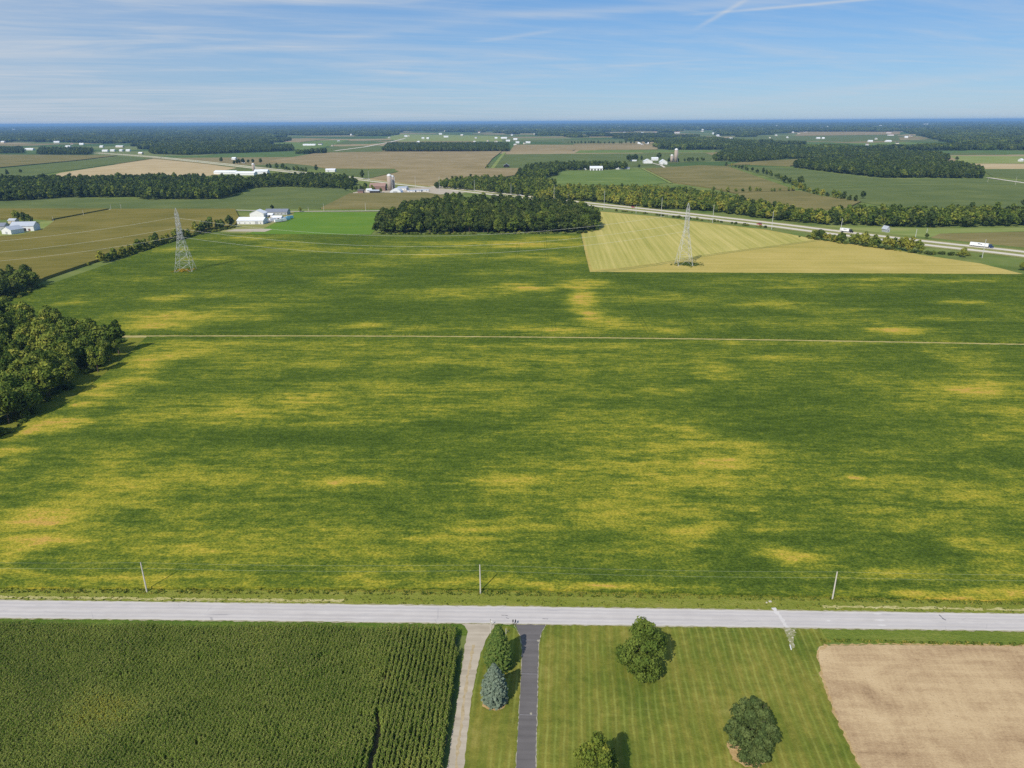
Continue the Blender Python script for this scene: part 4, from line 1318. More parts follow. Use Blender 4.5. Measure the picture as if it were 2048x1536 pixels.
rest = {}
for i, t in enumerate(TREES):
    if i not in single:
        rest.setdefault(t[4], []).append(t)
keys4 = ['dark', 'wood', 'olive', 'yellow']
FARLAB = {'left wood': 'rest of the near wood at the left edge, crowns running together', 'left copse': 'rest of the copse at the far left above the near wood', 'round wood': 'closed canopy inside the dark wood standing alone in mid-field',
          'highway belt': 'closed scrub of the belt behind the highway right of centre', 'right belt': 'closed canopy of the belt behind the highway at the right', 'long wood': 'closed canopy of the long wood across the left side', 'fence wood': 'closed scrub beside the highway behind the round wood',
          'field corner wood': 'dark wood at the field corner with the white barn in front', 'oblong wood': 'dark oblong wood block above the wide tan field', 'shed wood': 'dark wood below the long white shed at the left', 'right wood': 'dark wood jutting into the broad green field at the right',
          'upper right wood': 'woods stretching behind the winding tree row at the right', 'middle wood': 'dark wood behind the white farm with tall silos', 'winding tree row': 'winding row of trees along the brown fields at the right', 'corn hedge': 'low hedge between two brown corn fields',
          'far tree row': 'row of round trees along a far field right of centre', 'highway clump': 'tree clumps along the far highway left of centre', 'farm trees': 'shade trees round the white farm with tall silos', 'mid lone': 'scattered lone trees among the middle-distance fields', 'left hedgerow': 'scrub of the hedgerow behind the left pylon', 'roadside trees': 'scrub along the near side of the highway'}
for wid, ts in rest.items():
    protos = LOW['dark'] + LOW['wood'] + LOW['olive'] + LOW['yellow']
    if wid in ('left wood', 'left copse'):
        protos = [proto(m_) for k_ in keys4 for m_ in WOODSETS[k_][:4]]
    n = len(ts)
    sc = np.array([t[2] for t in ts])
    scatter('distant_trees' if wid not in ('left wood', 'left copse', 'round wood') else 'wood', [(t[0], t[1], 0) for t in ts], [(0, 0, RNG.uniform(0, 6.28)) for t in ts],
            np.stack([sc * RNG.uniform(.95, 1.2, n), sc * RNG.uniform(.95, 1.2, n), sc * RNG.uniform(.9, 1.15, n)], 1),
            [keys4.index(t[3]) * 4 + RNG.randint(4) for t in ts], protos, FARLAB.get(wid, 'scattered far trees'), 'trees')

# undergrowth along the shaded foot of the near wood and hedges
ug = []
for line, n, jit in (([(0, 878), (60, 834), (140, 772), (200, 728), (235, 692)], 26, 1.2), ([(-60, 640), (0, 606), (45, 590), (90, 572)], 50, 2.0), ([(185, 531), (260, 510), (335, 487), (400, 469), (470, 455)], 130, 1.8), ([(760, 468.5), (900, 469), (1050, 468), (1160, 467), (1195, 460)], 90, 1.6), ([(1600, 474), (1700, 489), (1850, 508), (1890, 509), (1960, 513)], 90, 2.5), ([(1190, 418), (1300, 429), (1536, 456)], 60, 1.5)):
    ln = [Vector(p) for p in GP(line)]
    seg = [(b - a).length for a, b in zip(ln[:-1], ln[1:])]
    for _ in range(n):
        k = RNG.choice(len(seg), p=np.array(seg) / sum(seg))
        p = ln[k].lerp(ln[k + 1], RNG.rand())
        ug.append((p.x + RNG.normal() * jit, p.y + RNG.normal() * jit, 0, RNG.uniform(.3, .8)))
scatter('undergrowth', [u[:3] for u in ug], [(0, 0, RNG.uniform(0, 6.28)) for u in ug], [(u[3] * 1.2, u[3] * 1.2, u[3]) for u in ug], RNG.randint(0, 3, len(ug)), [proto(m_) for m_ in SHRUBS], 'low scrub at the feet of the hedges and woods', 'undergrowth')

# woods beyond, thinning out to the horizon
def far_wood(name, r0, r1, cell, sx, sz, thr, label, seed):
    rs = np.random.RandomState(seed)
    k = cell
    gx, gy = np.meshgrid(np.arange(-r1 * .82, r1 * .82, k), np.arange(r0, r1, k))
    gx = (gx + rs.uniform(-.4, .4, gx.shape) * k).ravel()
    gy = (gy + rs.uniform(-.4, .4, gy.shape) * k).ravel()
    v = .40 * value_noise(gx / 1300, gy / 460, seed=7) + .34 * value_noise(gx / 420, gy / 300, seed=8) + .26 * value_noise(gx / 160, gy / 140, seed=9)
    ok = (np.abs(gx) < gy * .80 + 60) & (gy > r0) & (v > thr(gy))
    for poly in CLEAR:
        ok &= ~inside(poly, gx, gy)
    gx, gy = gx[ok], gy[ok]
    n = len(gx)
    s_ = rs.uniform(.85, 1.2, n)
    return scatter(name, np.stack([gx, gy, np.zeros(n)], 1), np.stack([np.zeros(n), np.zeros(n), rs.uniform(0, 6.28, n)], 1), np.stack([s_ * sx, s_ * sx, rs.uniform(.85, 1.2, n) * sz], 1), rs.choice(5, n, p=[.26, .26, .26, .11, .11]), CLUMPS, label, 'woods')


CLEAR = [GP(p) for p in (
    [(480, 304), (600, 276), (1010, 268), (1320, 285), (1320, 304), (760, 310)], [(1420, 283), (1600, 263), (1810, 264), (1930, 292), (1800, 297)], [(-200, 318), (-200, 287), (120, 284), (255, 289), (300, 300), (520, 312), (300, 322)],
    [(780, 280), (800, 262), (1000, 266), (1010, 285)], [(1340, 272), (1360, 261), (1440, 260), (1430, 275)], [(1880, 330), (1900, 311), (2300, 313), (2300, 332)], [(1530, 288), (1560, 280), (1700, 280), (1690, 288)], [(1230, 270), (1260, 262), (1320, 262), (1320, 270)])]
far_wood('far_woods', 2950, 7500, 40, 1.0, 1.0, lambda y: .515 - .03 * np.clip((y - 3000) / 4000, 0, 1), 'woods between far fields in the bluish distance', 21)
far_wood('far_woods', 7500, 17000, 85, 2.1, 1.15, lambda y: np.full_like(y, .475), 'bluish woods below the horizon', 22)
far_wood('far_woods', 17000, 55000, 260, 6.0, 1.7, lambda y: np.full_like(y, .42), 'hazy line of woods along the horizon', 23)

# ------------------------------------------------------------------ yard trees
def yard_tree(name, label, px_, py_, crown_me, trunk_me, cat='tree', rz=0.0):
    p = G(px_, py_)
    r = empty(name, (p.x, p.y, 0.05), rz)
    tag(r, label, cat)
    for nm, md in (('trunk', trunk_me), ('crown', crown_me)):
        c = bpy.data.objects.new(nm, md)
        COL.objects.link(c)
        c.parent = r
    return r


yard_tree('shade_tree', 'leafy broad shade tree on the lawn beside the road', 1283, 1346, broad_crown('crown', L_MAPLE, 41, R=4.7, hz=7.0, zc=7.4, nb=90, nc=15000, size=.38, blob=(.14, .30), egg=.55, spread=.95, fuzz=(.35, 1.45)), trunk_mesh('trunk', 7.5, .28, 3, 7, 3.2), rz=.6)
yard_tree('shade_tree', 'yellow-green tree cut by the bottom edge of the lawn', 1190, 1584, broad_crown('crown', L_OLIVE, 42, R=4.0, hz=6.0, zc=6.6, nb=70, nc=11000, size=.36, blob=(.14, .30), egg=.5, spread=.95, fuzz=(.35, 1.45)), trunk_mesh('trunk', 7.0, .25, 4, 7, 2.8))
yard_tree('pine_tree', 'dense dark rounded pine on the lawn near the bare field', 1497, 1503, broad_crown('crown', L_PINE, 43, R=4.7, hz=7.2, zc=6.0, nb=150, nc=19000, size=.33, blob=(.12, .23), egg=.55, spread=.93, fuzz=(.5, 1.25)), trunk_mesh('trunk', 8.0, .3, 5, 8, 2.8))


def spruce_crown(name, m, h, R, seed):
    rs = np.random.RandomState(seed)
    P, N, F, T, S = [], [], [], [], []
    z = .35
    while z < h - .15:
        t = z / h
        r = R * (1 - t ** 3.2) * min(1, .74 + t * .9) * (1 - .18 * t) + .08
        nb = int(6 + r * 5)
        a0 = rs.uniform(0, 6.28)
        for k in range(nb):
            a = a0 + 6.283 * k / nb + rs.uniform(-.18, .18)
            L = r * rs.uniform(.82, 1.12)
            tn = rs.uniform(.15, .85)
            out = np.array([math.cos(a), math.sin(a), 0])
            side = np.array([-math.sin(a), math.cos(a), 0])
            ns = max(2, int(L / .26))
            for j in range(ns):
                u = (j + .6) / ns
                p = out * L * u + np.array([0, 0, z - .30 * L * u * (1 - .45 * u) + .1])
                wid = .34 * (1.15 - u) * min(1.0, L * .6) + .05
                for sd in (-1, 0, 1):
                    P.append(p + side * sd * wid + rs.normal(0, .035, 3))
                    N.append(np.array([0, 0, 1.0]) + out * .55 + side * sd * .35 + rs.normal(0, .28, 3))
                    F.append(side if sd == 0 else side * .4 + out * sd)
                    T.append(tn * .6 + .35 * u + rs.uniform(-.08, .08))
        z += .26 + .10 * (1 - t)
    P, N, F = np.array(P), np.array(N), np.array(F)
    return card_mesh(name, cards(P, N, .34, rs, asp=1.1, flat=F), np.array(T), m)


SPT = trunk_mesh('trunk', 10.0, .2, 8, 0)
yard_tree('spruce_tree', 'dark green spruce at the road end of the grass island', 997, 1336, spruce_crown('crown', L_SPRUCE, 11.8, 3.2, 51), SPT)
yard_tree('spruce_tree', 'bluish grey spruce in the middle of the grass island', 989, 1404, spruce_crown('crown', L_BLUE, 10.2, 2.9, 52), SPT)
for nm, px_, py_, r_ in (('mulch_ring', 989, 1402, 2.75), ('mulch_ring', 1494, 1503, 3.7)):
    c = G(px_, py_)
    ri = random.Random(int(r_ * 10))
    slab(nm, [(c.x + r_ * ri.uniform(.9, 1.1) * math.cos(a), c.y + r_ * ri.uniform(.9, 1.1) * math.sin(a)) for a in np.linspace(0, 6.283, 30)[:-1]], 0.078, M_SOILRIM)

# ------------------------------------------------------------------ standing corn this side of the road
def corn_material():
    m = L_CORN.copy()
    m.name = 'corn_leaves_near'
    t = NT(m.node_tree)
    rmp = [n for n in m.node_tree.nodes if n.type == 'VALTORGB'][0]
    old = rmp.inputs[0].links[0].from_socket
    p = t.pos()
    n1 = t.noise(p, (1 / 16, 1 / 12, 1), 4, .6)
    c = G(205, 1440)
    d = t.vmath('SUBTRACT', p, (c.x, c.y, 0))
    q = t.n('ShaderNodeVectorMath', operation='LENGTH')
    t.link(t.scaled(d, (.09, .12, 0)), q.inputs[0])
    sp = t.math('MULTIPLY', t.math('SUBTRACT', 1.0, t.sstep(q.outputs['Value'], 0.1, 1.4)), .30)
    x = t.math('ADD', t.math('ADD', old, t.math('MULTIPLY', t.math('SUBTRACT', n1, .5), .9)), sp)
    t.link(x, rmp.inputs[0])
    e = rmp.color_ramp.elements.new(1.0)
    e.color = (*srgb(160, 156, 60), 1)
    return m


M_CORNNEAR = corn_material()


def corn_plant(seed):
    rg = random.Random(seed)
    v, f, tone, mi = [], [], [], []

    def strip(pts, wid, mat_i, tn):
        k = len(v)
        for p, w in zip(pts, wid):
            q = Vector((-math.sin(p[3]), math.cos(p[3]), 0)) * w
            c = Vector(p[:3])
            v.append(tuple(c - q))
            v.append(tuple(c + q))
        for j in range(len(pts) - 1):
            f.append((k + 2 * j, k + 2 * j + 2, k + 2 * j + 3, k + 2 * j + 1))
            tone.append(tn)
            mi.append(mat_i)
    h = 2.35
    for a in (0, 1.57):
        strip([(0, 0, 0, a), (0, 0, h, a)], [.022, .012], 0, .3)
    for i in range(9):
        a = (i % 2) * 3.14 + rg.uniform(-.4, .4)
        z = .45 + 1.75 * i / 8
        L = (.85 - .3 * abs(i - 4) / 4) * rg.uniform(.85, 1.15)
        ca, sa = math.cos(a), math.sin(a)
        strip([(0, 0, z, a), (ca * L * .4, sa * L * .4, z + .30 * L, a), (ca * L * .8, sa * L * .8, z + .18 * L, a), (ca * L, sa * L, z - .2 * L, a)], [.035, .065, .05, .008], 0, rg.uniform(.2, .9))
    for k in range(5):
        a = k * 1.257 + rg.uniform(-.3, .3)
        strip([(0, 0, h - .05, a), (math.cos(a) * .13, math.sin(a) * .13, h + .28, a)], [.015, .012], 1, rg.random())
    me = bpy.data.meshes.new('corn_plant')
    me.from_pydata(v, [], f)
    at_ = me.attributes.new('tone', 'FLOAT', 'FACE')
    at_.data.foreach_set('value', tone)
    me.materials.append(M_CORNNEAR)
    me.materials.append(L_TASSEL)
    me.polygons.foreach_set('material_index', mi)
    return proto(me)


corn_poly = GP([(-260, 1258), (0, 1260), (500, 1264), (905, 1268), (914, 1274), (912, 1330), (903, 1400), (886, 1536), (870, 1660), (-420, 1660)])
gap_poly = GP([(755, 1434), (767, 1434), (752, 1540), (738, 1660), (716, 1660), (736, 1540)])
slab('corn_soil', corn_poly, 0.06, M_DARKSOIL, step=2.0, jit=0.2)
ca_, sa_ = math.cos(YAW), math.sin(YAW)
cp = []
for head in (0, 1):
    a_, b_ = (1.0, .18) if not head else (.84, .22)
    uu, vv = np.meshgrid(np.arange(-175, 10, a_), np.arange(78, 150, b_))
    uu = uu.ravel() + RNG.uniform(-.05, .05, uu.size)
    vv = vv.ravel() + RNG.uniform(-.05, .05, vv.size)
    X, Y = uu * ca_ - vv * sa_, uu * sa_ + vv * ca_
    ok = inside(corn_poly, X, Y) & ~inside(gap_poly, X, Y)
    is_head = uu < -33 + 5 * (value_noise(vv / 6, uu * 0, 12) - .5)
    ok &= is_head if head else ~is_head
    thin = value_noise(X / 2.2, Y / 2.2, 3) * .6 + value_noise(X / 6, Y / 6, 4) * .4
    ok &= (thin > .22) | (RNG.rand(X.size) < .35)
    cp.append(np.stack([X[ok], Y[ok], np.full(ok.sum(), 0.0) if not head else RNG.normal(0, .75, ok.sum())], 1))
cp = np.vstack(cp)
crz = math.pi / 2 + cp[:, 2] + YAW + RNG.normal(0, .35, len(cp)) + math.pi * RNG.randint(0, 2, len(cp))
cp = cp[:, :2]
n = len(cp)
hs_ = .82 + .36 * (value_noise(cp[:, 0] / 9, cp[:, 1] / 7, 5)) * RNG.uniform(.85, 1.1, n)
print('corn plants', n)
scatter('corn_crop', np.column_stack([cp, np.full(n, .05)]), np.column_stack([RNG.normal(0, .06, n), RNG.normal(0, .06, n), crz]), np.column_stack([hs_ * 1.12, hs_ * 1.12, hs_]), RNG.randint(0, 5, n), [corn_plant(i) for i in range(5)], 'dense dark green standing corn this side of the road, bottom left', 'corn')

# ------------------------------------------------------------------ weeds and tufts on the verge and field edges
def tuft(seed, m, n=16, h=.5, r=.4):
    rs = np.random.RandomState(seed)
    P = np.column_stack([rs.normal(0, r * .5, n), rs.normal(0, r * .5, n), rs.uniform(.05, h, n)])
    N = rs.normal(size=(n, 3)) + np.array([0, 0, .6])
    return proto(card_mesh('weed_tuft', cards(P, N, .28, rs), rs.uniform(.1, .9, n), m))


WP, ws = [], []
for (la, lb, num, zz_, hh) in ((along(1177, 1182, 1204, -150, 150), along(1186, 1192, 1211, -150, 150), 1500, .06, (.35, .8)), (along(1190, 1196, 1214, -150, 150), along(1199, 1212, 1226, -150, 150), 500, .04, (.3, .6)), (along(1257, 1265, 1288, -150, 150), along(1263, 1271, 1292, -150, 150), 1300, .05, (.4, .9))):
    for _ in range(num):
        k = RNG.randint(len(la) - 1)
        p = la[k].lerp(la[k + 1], RNG.rand()).lerp(lb[k].lerp(lb[k + 1], RNG.rand()), RNG.rand())
        u_, v_ = project(p.x, p.y, 0)
        if num == 1300 and 905 < u_ < 1640:
            continue
        WP.append((p.x, p.y, zz_))
        ws.append(RNG.uniform(*hh))
scatter('verge_weeds', WP, [(0, 0, RNG.uniform(0, 6.28)) for _ in WP], [(s_, s_, s_) for s_ in ws], RNG.randint(0, 4, len(WP)), [tuft(i, (L_WEED, L_MAPLE)[i % 2]) for i in range(4)], 'tall weeds and grass tufts along both sides of the country road', 'weeds')
gp_ = [(RNG.normal(-271, 3.2), RNG.normal(584, 3.0), .7) for _ in range(90)]
scatter('weeds', gp_, [(0, 0, RNG.uniform(0, 6.28)) for _ in gp_], [(1.6, 1.6, 1.4)] * len(gp_), [0] * len(gp_), [tuft(31, leaf_mat('goldenrod', srgb(140, 124, 36), srgb(176, 148, 42), srgb(196, 166, 56)), 18, .7, .6)], 'golden weeds between the feet of the left pylon', 'weeds')
p0 = G(1376, 529)
gp_ = [(RNG.normal(p0.x, 5.5), RNG.normal(p0.y, 4.0), .12) for _ in range(200)]
scatter('weeds', gp_, [(0, 0, RNG.uniform(0, 6.28)) for _ in gp_], [(1.5, 1.5, 1.2)] * len(gp_), [0] * len(gp_), [tuft(32, L_MAPLE, 18, .6, .6)], 'green tufts round the feet of the right pylon', 'weeds')

# ------------------------------------------------------------------ plain building materials
def paint(name, c, rough=.7, var=.1, metal=0.0, rib=None):
    m, t, b = mat(name, rough, .25, metal)
    o = t.objco()
    n1 = t.noise(o, (.35, .35, .8), 4, .6)
    k = t.ramp(n1, [(.3, tuple(x * (1 - var) for x in c)), (.7, tuple(min(1, x * (1 + var)) for x in c))])
    if rib:
        s = t.n('ShaderNodeSeparateXYZ')
        t.link(o, s.inputs[0])
        w = t.math('FRACT', t.math('MULTIPLY', s.outputs[0], rib))
        k = t.mix(t.math('MULTIPLY', t.sstep(w, .85, .95), .25), k, tuple(x * .6 for x in c))
    t.link(k, b.inputs['Base Color'])
    return m


P_WHITE = paint('white_siding', srgb(222, 222, 220))
P_WHITEROOF = paint('white_metal_roof', srgb(226, 228, 230), .5, .06, rib=1.1)
P_GREYROOF = paint('grey_metal_roof', srgb(176, 182, 190), .45, .1, rib=1.1)
P_BLUEGREY = paint('blue_grey_roof', srgb(122, 128, 140), .6, .1, rib=1.1)
P_DARKROOF = paint('dark_shingles', srgb(92, 88, 86), .9, .15)
P_BROWNROOF = paint('brown_roof', srgb(150, 122, 110), .8, .14, rib=.9)
P_REDBARN = paint('faded_red_boards', srgb(134, 108, 98), .9, .18, rib=2.5)
P_GREYWALL = paint('grey_siding', srgb(168, 170, 172))
P_TAN = paint('tan_siding', srgb(196, 184, 164))
P_DARK = paint('dark_opening', srgb(40, 38, 38))
P_GLASS = paint('window_glass', srgb(60, 70, 82), .15)
P_SILO = paint('concrete_staves', srgb(168, 154, 140), .9, .12)
P_DOME = paint('galvanised_dome', srgb(214, 214, 212), .4)
P_STEEL = paint('galvanised_steel', srgb(192, 192, 190), .55, .08)
P_WOODPOLE = paint('weathered_pole', srgb(196, 190, 178), .95, .1)
P_WOODDARK = paint('brown_pole', srgb(128, 112, 98), .95, .1)
P_WIRE = paint('bare_conductor', srgb(212, 210, 196), .5, .03)
P_THINWIRE = paint('weathered_wire', srgb(176, 182, 150), .6, .03)
P_INS = paint('insulator', srgb(120, 112, 108), .3)
P_RED = paint('red_paint', srgb(176, 38, 34), .35, .05)
P_BLUE = paint('blue_paint', srgb(40, 58, 96), .35, .05)
P_TRUCKW = paint('truck_white', srgb(236, 236, 236), .4, .02)
P_TYRE = paint('tyre', srgb(34, 34, 34), .9)
P_CYAN = paint('blue_tarpaulin', srgb(110, 170, 196), .5)
P_BLACK = paint('black_box', srgb(36, 36, 38), .6)
P_STONE = paint('pale_stone', srgb(184, 177, 160), .9, .15)
P_CREAM = paint('cream_siding', srgb(224, 216, 200))


def gable(name, label, cat, px_, py_, wpx, depth, h, rise, wall, roof, rz=0.0, ridge='x', doors=(), wins=0, group=None, low=0.0, dormer=False):
    """a gabled building: walls, two-sided roof, doors and windows on the side towards the road"""
    p = G(px_, py_)
    L = wpx * mpp(px_, py_)
    r = empty(name, (p.x, p.y, low), YAW + rz)
    tag(r, label, cat, group)
    x, y = (L / 2, depth / 2)
    if ridge == 'x':
        prof = [(-y, 0), (y, 0), (y, h), (0, h + rise), (-y, h)]
        v = [(sx, a, b) for sx in (-x, x) for a, b in prof]
    else:
        prof = [(-x, 0), (x, 0), (x, h), (0, h + rise), (-x, h)]
        v = [(a, -sy, b) for sy in (-y, y) for a, b in prof]
    f = [(4, 3, 2, 1, 0), (5, 6, 7, 8, 9), (0, 1, 6, 5), (1, 2, 7, 6), (2, 3, 8, 7), (3, 4, 9, 8), (4, 0, 5, 9)]
    w = meshobj('wall', v, f, wall, r)
    bm = bmesh.new()
    bm.from_mesh(w.data)
    bmesh.ops.recalc_face_normals(bm, faces=bm.faces)
    bm.to_mesh(w.data)
    bm.free()
    o, th = .5, .16
    half = (y if ridge == 'x' else x)
    ln = (x if ridge == 'x' else y) + o
    sl = rise / half
    q = [(-(half + o), h - o * sl + .05), (0, h + rise + .05), (half + o, h - o * sl + .05)]
    q2 = [(a, b + th) for a, b in q]
    ring = q + q2[::-1]
    v = []
    for s_ in (-ln, ln):
        for a, b in ring:
            v.append((s_, a, b) if ridge == 'x' else (a, s_, b))
    n = 6
    f = [tuple(range(n)), tuple(range(2 * n - 1, n - 1, -1))] + [(i, (i + 1) % n, (i + 1) % n + n, i + n) for i in range(n)]
    ro = meshobj('roof', v, f, roof, r)
    bm = bmesh.new()
    bm.from_mesh(ro.data)
    bmesh.ops.recalc_face_normals(bm, faces=bm.faces)
    bm.to_mesh(ro.data)
    bm.free()
    fy = -y - .04
    for (u, dw, dh, dm) in doors:
        b = MB()
        b.box((u * x, fy, dh / 2 + .02), (dw, .12, dh))
        b.build('door', dm, r)
    for k in range(wins):
        b = MB()
        u = -x + 2 * x * (k + .5) / wins
        if any(abs(u - dd[0] * x) < dd[1] / 2 + .6 for dd in doors):
            continue
        b.box((u, fy, min(h * .62, 1.7)), (1.1, .1, 1.2))
        b.build('window', P_GLASS, r)
    return r


def silo(label, px_, py_, rad, h, dome=P_DOME, wall=None, group=None):
    p = G(px_, py_)
    r = empty('silo', (p.x, p.y, 0))
    tag(r, label, 'silo', group)
    b = MB()
    b.lathe([(rad, 0), (rad, h)], 20)
    b.build('shell', wall or P_SILO, r, True)
    b = MB()
    b.lathe([(rad * 1.04, h + .01), (rad * 1.04, h + .4), (rad * .92, h + rad * .45), (rad * .6, h + rad * .8), (rad * .2, h + rad * .95)], 20)
    b.build('dome', dome, r, True)
    b = MB()
    b.box((rad + .35, 0, h * .5), (.7, 1.0, h))
    b.build('chute', P_DOME, r)
    for k in range(1, 6):
        pass
    return r


def quonset(label, px_, py_, wpx, depth, m, group=None, rz=0.0):
    p = G(px_, py_)
    R_ = wpx * mpp(px_, py_) / 2
    r = empty('arched_shed', (p.x, p.y, 0), YAW + rz)
    tag(r, label, 'shed', group)
    n = 12
    v = []
    for y in (-depth / 2, depth / 2):
        for i in range(n + 1):
            a = math.pi * i / n
            v.append((R_ * math.cos(a), y, R_ * .8 * math.sin(a)))
    f = [(i, i + 1, i + 2 + n, i + 1 + n) for i in range(n)] 
    meshobj('shell', v, f, m, r)
    meshobj('end_wall', [(a, b + (.15 if b < 0 else -.15), c) for a, b, c in v], [tuple(range(n, -1, -1)), tuple(range(n + 1, 2 * n + 2))], m, r)
    b = MB()
    b.box((0, -depth / 2 + .08, R_ * .22), (R_ * .7, .1, R_ * .42))
    b.build('door', P_GREYWALL, r)
    return r


# --- grey barns at the left edge
gable('barn', 'long grey-roofed barn at the left edge with red and white front', 'barn', 52, 461, 44, 14, 6.0, 4.0, P_WHITE, P_GREYROOF, rz=.12, doors=((-.4, 3.5, 3.5, P_REDBARN), (.2, 3.5, 3.6, P_DARK), (.6, 2.5, 3.0, P_REDBARN)))
gable('barn', 'white gable-fronted barn at the left edge, joined in front of the long barn', 'barn', 27, 467, 24, 16, 5.0, 3.4, P_WHITE, P_GREYROOF, rz=-.25, ridge='y', doors=((0, 3, 3, P_GREYWALL),))
gable('farmhouse', 'farmhouse roof cut by the left edge beside the grey barns', 'house', 2, 460, 26, 12, 5, 3.2, P_GREYWALL, P_BLUEGREY, rz=.1, wins=3)
gable('shed', 'small shed behind the grey barns under the trees', 'shed', 28, 446, 14, 8, 3.5, 2, P_TAN, P_GREYROOF, wins=1)
# --- white workshop yard beyond the hedgerow
gable('workshop', 'long white low workshop beyond the hedgerow', 'building', 506, 447, 52, 18, 4.6, 3.0, P_WHITE, P_WHITEROOF, wins=5, doors=((.5, 4, 3.6, P_GREYWALL),))
gable('workshop', 'white gable building behind the long white workshop', 'building', 518, 435, 28, 14, 6.0, 4.0, P_WHITE, P_WHITEROOF, ridge='y')
gable('shed', 'blue-grey roofed house beyond the workshop yard, along the lane', 'house', 556, 429, 44, 14, 4.2, 3.2, P_GREYWALL, P_BLUEGREY, wins=6)
gable('shed', 'small white shed at the back of the workshop yard', 'shed', 541, 434, 12, 8, 3.2, 1.6, P_WHITE, P_WHITEROOF, doors=((0, 2.4, 2.6, P_DARK),))
gable('shed', 'white storage shed in the workshop yard beside parked trailers', 'shed', 556, 440, 18, 9, 3.6, 1.8, P_WHITE, P_WHITEROOF, doors=((-.3, 2.4, 2.8, P_DARK), (.4, 2.4, 2.8, P_DARK)))


def box_thing(name, label, cat, px_, py_, L, Wd, h, m, rz=0.0, low=.3, group=None, wheels=True):
    """a parked box trailer or container: body, roof rim, wheels"""
    p = G(px_, py_)
    r = empty(name, (p.x, p.y, low), YAW + rz)
    tag(r, label, cat, group)
    z0 = .8 if wheels else .1
    b = MB()
    b.box((0, 0, z0 + h / 2), (L, Wd, h))
    b.build('body', m, r)
    b = MB()
    b.box((0, 0, z0 + h + .06), (L + .1, Wd + .1, .12))
    b.build('roof', P_WHITEROOF if m is not P_CYAN else P_CYAN, r)
    if wheels:
        for sx in (.22, .36):
            for sy in (-1, 1):
                b = MB()
                b.bar((sx * L, sy * Wd * .42 - .15, .45), (sx * L, sy * Wd * .42 + .15, .45), .45, n=10)
                b.build('wheel', P_TYRE, r)
    return r


for k, (px_, py_) in enumerate(((546, 443), (556, 445), (566, 443.5), (574, 441), (580, 438))):
    box_thing('parked_trailer', '%s white trailer from the left in the row at the edge of the clover field' % ORD[k], 'trailer', px_, py_, 9, 2.6, 2.7, P_TRUCKW if k < 3 else P_CYAN, rz=.9, group='trailers parked in the workshop yard')
for k, (px_, py_) in enumerate(((538, 442), (534, 444))):
    box_thing('container', ('dark', 'pale yellow')[k] + ' container beside the white workshop', 'container', px_, py_, 5, 2.5, 2.4, (P_BLACK, P_CREAM)[k], wheels=False)

# --- farm with two silos in the middle
gable('barn', 'faded brown-roofed barn beside the two silos', 'barn', 757, 381, 31, 18, 8.0, 5.0, P_REDBARN, P_BROWNROOF, doors=((-.3, 4, 4, P_DARK), (.4, 4, 4, P_DARK)))
gable('shed', 'grey open-fronted shed in front of the brown-roofed barn', 'shed', 750, 386, 19, 10, 4, 1.6, P_DARK, P_GREYROOF)
gable('shed', 'white lean shed left of the brown-roofed barn', 'shed', 738, 384, 10, 9, 4, 2.0, P_WHITE, P_WHITEROOF, rz=.5)
silo('taller pale-domed silo at the farm in the middle', 780, 381, 4.1, 25)
silo('shorter silo behind the taller one at the farm in the middle', 786, 379.5, 3.2, 22.5)
quonset('white arched shed right of the two silos', 793, 386.5, 24, 22, P_WHITEROOF)
gable('barn', 'long low white barn running right from the two silos', 'barn', 806, 379.5, 18, 26, 4, 2, P_WHITE, P_GREYROOF, wins=3)
for k, (px_, w_) in enumerate(((823, 15), (836, 13), (850, 16))):
    gable('feed_shed', '%s low white feed shed from the left, right of the arched shed' % ORD[k], 'shed', px_, 384 - .6 * k, w_, 7, 2.4, 1.0, P_WHITE, P_GREYROOF, wins=2, group='low feed sheds beside the highway')
gable('farmhouse', 'small house half hidden by trees left of the brown-roofed barn', 'house', 722, 386, 11, 9, 4, 2.6, P_REDBARN, P_DARKROOF)
# --- far barns
gable('poultry_barn', 'long white-roofed barn behind the long wood, left one of two', 'barn', 453, 348, 46, 18, 4.6, 3.6, P_WHITE, P_WHITEROOF, rz=-.12)
gable('poultry_barn', 'long white-roofed barn behind the long wood, right one of two', 'barn', 493, 350, 40, 18, 4.6, 3.6, P_WHITE, P_WHITEROOF, rz=-.12)
gable('barn', 'white barn at the right end of the long white-roofed barns', 'barn', 524, 347.5, 26, 24, 6, 4, P_WHITE, P_WHITEROOF, rz=.1, doors=((.5, 4, 4, P_DARK),))
silo('narrow silo at the end of the long white-roofed barns', 508, 345, 3.4, 19)
gable('shed', 'white shed standing alone beyond the highway left of a lone tree', 'shed', 662, 343.5, 19, 14, 5.0, 2.6, P_WHITE, P_WHITEROOF, doors=((-.4, 3, 3.6, P_GREYWALL),))
gable('barn', 'small dark-fronted barn at the corner of the wide tan field', 'barn', 1013, 334.5, 11, 12, 5, 4, P_DARK, P_GREYROOF, ridge='y')
gable('shed', 'white shed with a front porch beyond the highway, above the round wood', 'shed', 1088, 369.5, 22, 14, 5.6, 3, P_WHITE, P_WHITEROOF, wins=2, doors=((0, 3.2, 3.2, P_GREYWALL), (.5, 3, 3.2, P_GREYWALL)))
gable('shed', 'tiny white outbuilding left of the porch-fronted shed', 'shed', 1072, 368.5, 6, 5, 2.6, 1, P_WHITE, P_WHITEROOF)
gable('barn', 'long white barn with dark doors in front of dark trees', 'barn', 1192, 340.5, 25, 18, 6, 4, P_WHITE, P_WHITEROOF, doors=((-.7, 3.5, 4, P_DARK), (-.2, 3.5, 4, P_DARK), (.3, 3.5, 4, P_DARK), (.75, 3.5, 4, P_DARK)))
